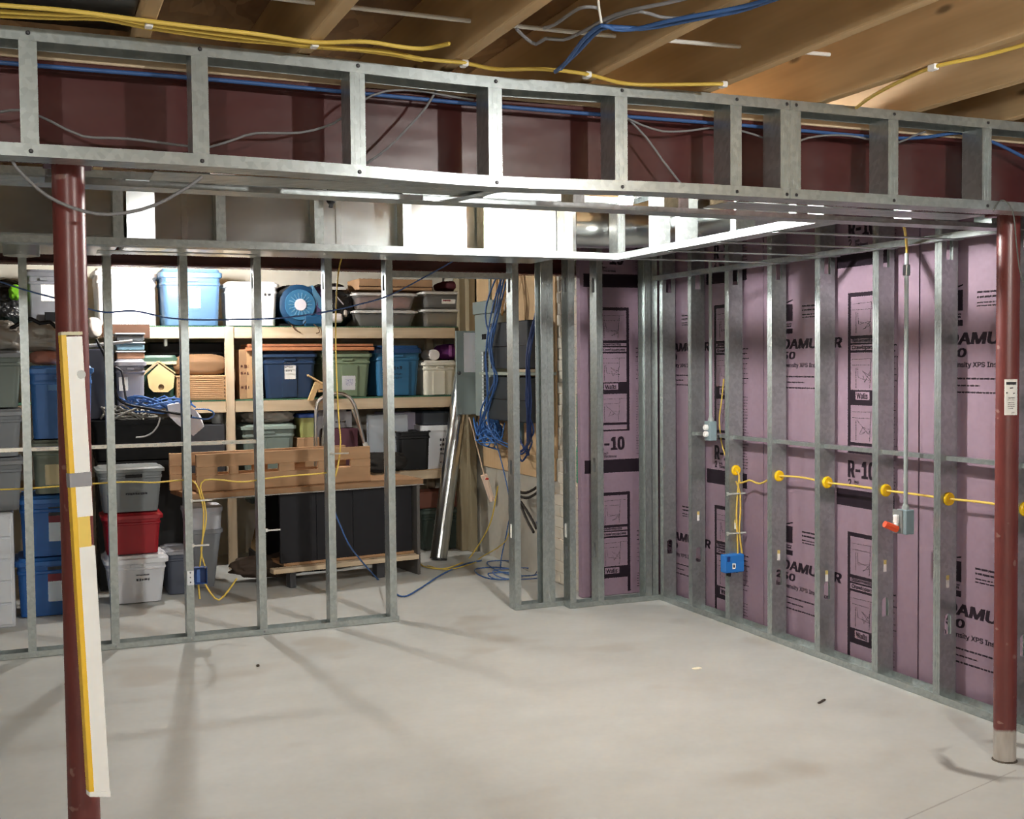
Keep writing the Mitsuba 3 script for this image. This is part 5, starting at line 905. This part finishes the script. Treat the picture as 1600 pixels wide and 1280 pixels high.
for i, P in enumerate(([(3.22,7.632,0.582),(3.22,7.446,0.591),(3.22,7.266,0.645),(3.22,7.157,0.699)], [(3.22,7.633,0.554),(3.22,7.424,0.557),(3.22,7.223,0.623),(3.22,7.137,0.675)], [(3.22,7.609,0.556),(3.22,7.518,0.469),(3.22,7.428,0.393),(3.22,7.318,0.326)], [(3.22,7.61,0.542),(3.22,7.483,0.487),(3.22,7.36,0.42),(3.22,7.273,0.359)])):
    cable(('upper black cable sagging across the plywood', 'lower black cable sagging across the plywood', 'black cable end hanging below the plywood, left one', 'black cable end hanging below the plywood, right one')[i], P, paint(40, 36, 32, 0.5), 0.010, 'black_cable')
cable('thin blue cable hanging from the tangle down to the floor', [(3.2,7.957,0.925),(3.2,7.8,0.698),(3.2,7.695,0.474),(3.2,7.761,0.278),(3.2,7.866,0.083)] + [(3.142,7.751,0.01)], B_, 0.0045)
cable('thin dark cable drooping down the white foot of the wall', [(3.2,7.227,0.415),(3.2,7.122,0.274),(3.2,7.146,0.138),(3.2,7.257,0.041)], paint(70, 82, 110, 0.5), 0.004, 'grey_cable')
k = thing('plug_cable', 'tan cord with a pale plug hanging from the bottom of the electrical panel', 'cord')
P = [(3.079,8.2,1.1),(3.109,8.2,1.002),(3.144,8.2,0.863),(3.179,8.2,0.724),(3.199,8.2,0.645)]; part(k, 'cord', tube(P, 0.006), paint(200, 176, 150, 0.5), True)
q = [(3.194,8.2,0.655),(3.261,8.2,0.449)]; part(k, 'plug', rod(q[0], q[1], 0.028, 8, 0.022), paint(222, 196, 176, 0.5))
part(k, 'red_mark', blob((q[0][0] + 0.014, 8.170, q[0][2] - 0.03), (0.03, 0.012, 0.014), 0.05, 3, 1, 2), paint(190, 60, 50))

# ================================================================== wiring on the right wall
GX = 3.694
for i, (y, z) in enumerate(((5.533, 0.887), (5.124, 0.890), (4.719, 0.893), (4.289, 0.895), (3.888, 0.897), (3.47, 0.90))):
    single('cable_grommet', lathe([(0.013, -0.010), (0.024, -0.012), (0.029, -0.008), (0.030, -0.001), (0.019, 0.0), (0.018, 0.006), (0.013, 0.006), (0.013, -0.010)], 20, (GX, y - 0.0005, z), 1), paint(240, 196, 20, 0.4), 'yellow plastic grommet in the ' + ('stud above the blue outlet box', 'first stud right of the blue outlet box', 'second stud right of the blue outlet box', 'stud left of the conduit with the red tag', 'stud left of the right red post', 'stud hidden beside the right red post')[i], 'grommet', 40)
cable('yellow cable threaded through the grommets of the right wall', [(GX, 5.50, 0.862), (GX - 0.01, 5.47, 0.82), (GX, 5.40, 0.842), (GX, 5.30, 0.832), (GX, 5.20, 0.868), (GX, 5.124, 0.889), (GX, 4.92, 0.899), (GX, 4.719, 0.892), (GX, 4.5, 0.895), (GX, 4.289, 0.894), (GX, 4.09, 0.896), (GX, 3.888, 0.897), (GX, 3.68, 0.903), (GX, 3.47, 0.90), (GX, 3.2, 0.905), (GX, 2.69, 0.90)], Y_, 0.0055)
yo = 5.515
cable('left one of two yellow cables running down to the blue outlet box', [(GX, yo + 0.012, 0.884), (GX + 0.004, yo - 0.012, 0.86), (3.695,5.512,0.779), (3.686,5.512,0.652), (3.69,5.512,0.523), (3.694,5.512,0.398)], Y_, 0.0055)
cable('right one of two yellow cables running down to the blue outlet box', [(3.678,5.505,0.828), (3.705,5.508,0.761), (3.709,5.508,0.651), (3.701,5.508,0.541), (3.722,5.508,0.397)], Y_, 0.0055)
bracket('clear cable bracket on the stud above the blue outlet box, upper one', [(3.621,5.51,0.757),(3.741,5.51,0.747)], paint(176, 180, 174)); bracket('clear cable bracket on the stud above the blue outlet box, lower one', [(3.62,5.51,0.532),(3.745,5.51,0.52)], paint(176, 180, 174))
b = (3.588,3.716,0.312,0.414); k = thing('outlet_box', 'bright blue outlet box on the right stud wall with a white sticker', 'outlet box')
ks = part(k, 'shell', box(b[0], b[1], 5.478, 5.531, b[2], b[3], 0.005), paint(40, 116, 196, 0.4)); part(ks, 'knockout', box(b[0] + 0.012, b[0] + 0.032, 5.4765, 5.4785, b[3] - 0.036, b[3] - 0.008), paint(20, 56, 120)); part(ks, 'sticker', box(b[0] + 0.046, b[0] + 0.068, 5.4768, 5.4782, b[2] + 0.022, b[2] + 0.054), PAPER); part(ks, 'sticker_print', box(b[0] + 0.052, b[0] + 0.062, 5.4762, 5.4769, b[2] + 0.030, b[2] + 0.046), INKY); part(k, 'tab', box(b[0] + 0.038, b[0] + 0.052, 5.50, 5.53, b[2] - 0.025, b[2], 0.002), BLACK)
cable('thin yellow cable hanging between the conduit and the stud above the blue outlet box', [(3.71,5.676,1.406),(3.71,5.703,1.264),(3.71,5.724,1.17),(3.71,5.704,1.04),(3.71,5.658,0.954)], Y_, 0.004)
def conduit_box(label, top, bot, bx, recep, extra=None):
    k = thing('conduit_box', label, 'switch box')
    part(k, 'conduit', rod(top, bot, 0.0095, 12), paint(150, 158, 158, 0.35), 40)
    (x0, y0, z0, z1) = bx
    part(k, 'box', box(x0, x0 + 0.048, y0, y0 + 0.060, z0, z1, 0.003), paint(128, 146, 152, 0.4)); part(k, 'connector', lathe([(0.016, 0.0), (0.016, 0.012), (0.012, 0.022)], 12, (bot[0], bot[1], z1)), paint(150, 158, 158, 0.35), 40)
    return k
t1, t2 = (3.61,5.645,2.092), (3.61,5.683,1.164)
k = conduit_box('grey switch box hanging on a thin conduit in front of the second wall stud', (3.61, 5.66, t1[2]), (3.61, 5.66, t2[2]), (3.586, 5.632, t2[2] - 0.112, t2[2]), None)
for dz in (0.028, 0.066): part(k, 'receptacle', lathe([(0.017, 0.0), (0.017, -0.016), (0.013, -0.020)], 14, (3.586, 5.662, t2[2] - 0.112 + dz + 0.01), 0), WHITE, 40)
part(k, 'clamp', box(3.634, 3.650, 5.63, 5.645, t2[2] - 0.10, t2[2] - 0.08, 0.002), 'chrome')
t1, t2 = (3.6,4.018,1.979), (3.6,4.048,0.838)
ycd = t2[1]
k = conduit_box('grey switch box with an orange red tag on a conduit before the pink foam', (3.60, ycd, t1[2]), (3.60, ycd, t2[2]), (3.576, ycd - 0.030, t2[2] - 0.110, t2[2]), None)
part(k, 'yoke', box(3.570, 3.576, ycd - 0.012, ycd + 0.05, t2[2] - 0.108, t2[2] - 0.002), paint(120, 124, 124, 0.4)); part(k, 'switch', box(3.552, 3.571, ycd + 0.004, ycd + 0.030, t2[2] - 0.062, t2[2] - 0.024, 0.004), WHITE)
part(k, 'switch_lever', box(3.548, 3.566, ycd + 0.004, ycd + 0.020, t2[2] - 0.078, t2[2] - 0.060, 0.003), WHITE)
q = [(3.426,4,0.795),(3.511,4,0.764)]; part(k, 'red_tag', rod((3.560, ycd + 0.01, t2[2] - 0.088), (3.500, ycd + 0.02, t2[2] - 0.062), 0.0165, 10, 0.0155), paint(226, 84, 46, 0.5), label='orange red tag on the switch')
part(k, 'clamp', box(3.588, 3.612, ycd - 0.013, ycd + 0.013, t1[2] - 0.10, t1[2] - 0.05, 0.003), 'chrome')
cable('yellow cable dropping from the header into the conduit with the red tag', [(3.312,3.75,2.079), (3.459,3.9,2.054), (3.60, ycd, t1[2] + 0.03), (3.60, ycd, t1[2] - 0.01)], Y_, 0.006)

# ================================================================== debris on the floor
k = single('wood_scrap', mv(box(-0.035, 0.035, -0.006, 0.006, 0.0, 0.006, 0.002), *(3.189,4.108,0.001), rz=0.5), paint(70, 62, 56, 0.8), 'dark splinter lying on the open concrete floor', 'splinter')
single('paper_scrap', mv(box(-0.022, 0.022, -0.012, 0.012, 0.0, 0.004, 0.001), *(2.986,4.811,0.001), rz=0.2), paint(236, 230, 205, 0.8), 'small cream scrap lying on the open concrete floor', 'scrap')
single('dark_pebble', blob((1.02,5.768,0.006), (0.016, 0.016, 0.012), 0.1, 4, 3, 2), paint(70, 62, 54, 0.8), 'tiny dark crumb on the floor before the partition', 'crumb')

for (y0, y1, z0, z1, c) in ((6.70, 6.76, 0.95, 1.30, (44, 128, 92)), (6.70, 6.74, 0.62, 0.74, (226, 228, 222)), (6.70, 6.74, 0.80, 0.90, (226, 228, 222)), (6.72, 6.77, 0.72, 0.96, (70, 150, 116))):
    part('wall_inner', 'paint_mark', box(3.2885, 3.2902, y0, y1, z0, z1), paint(*c, 0.7))
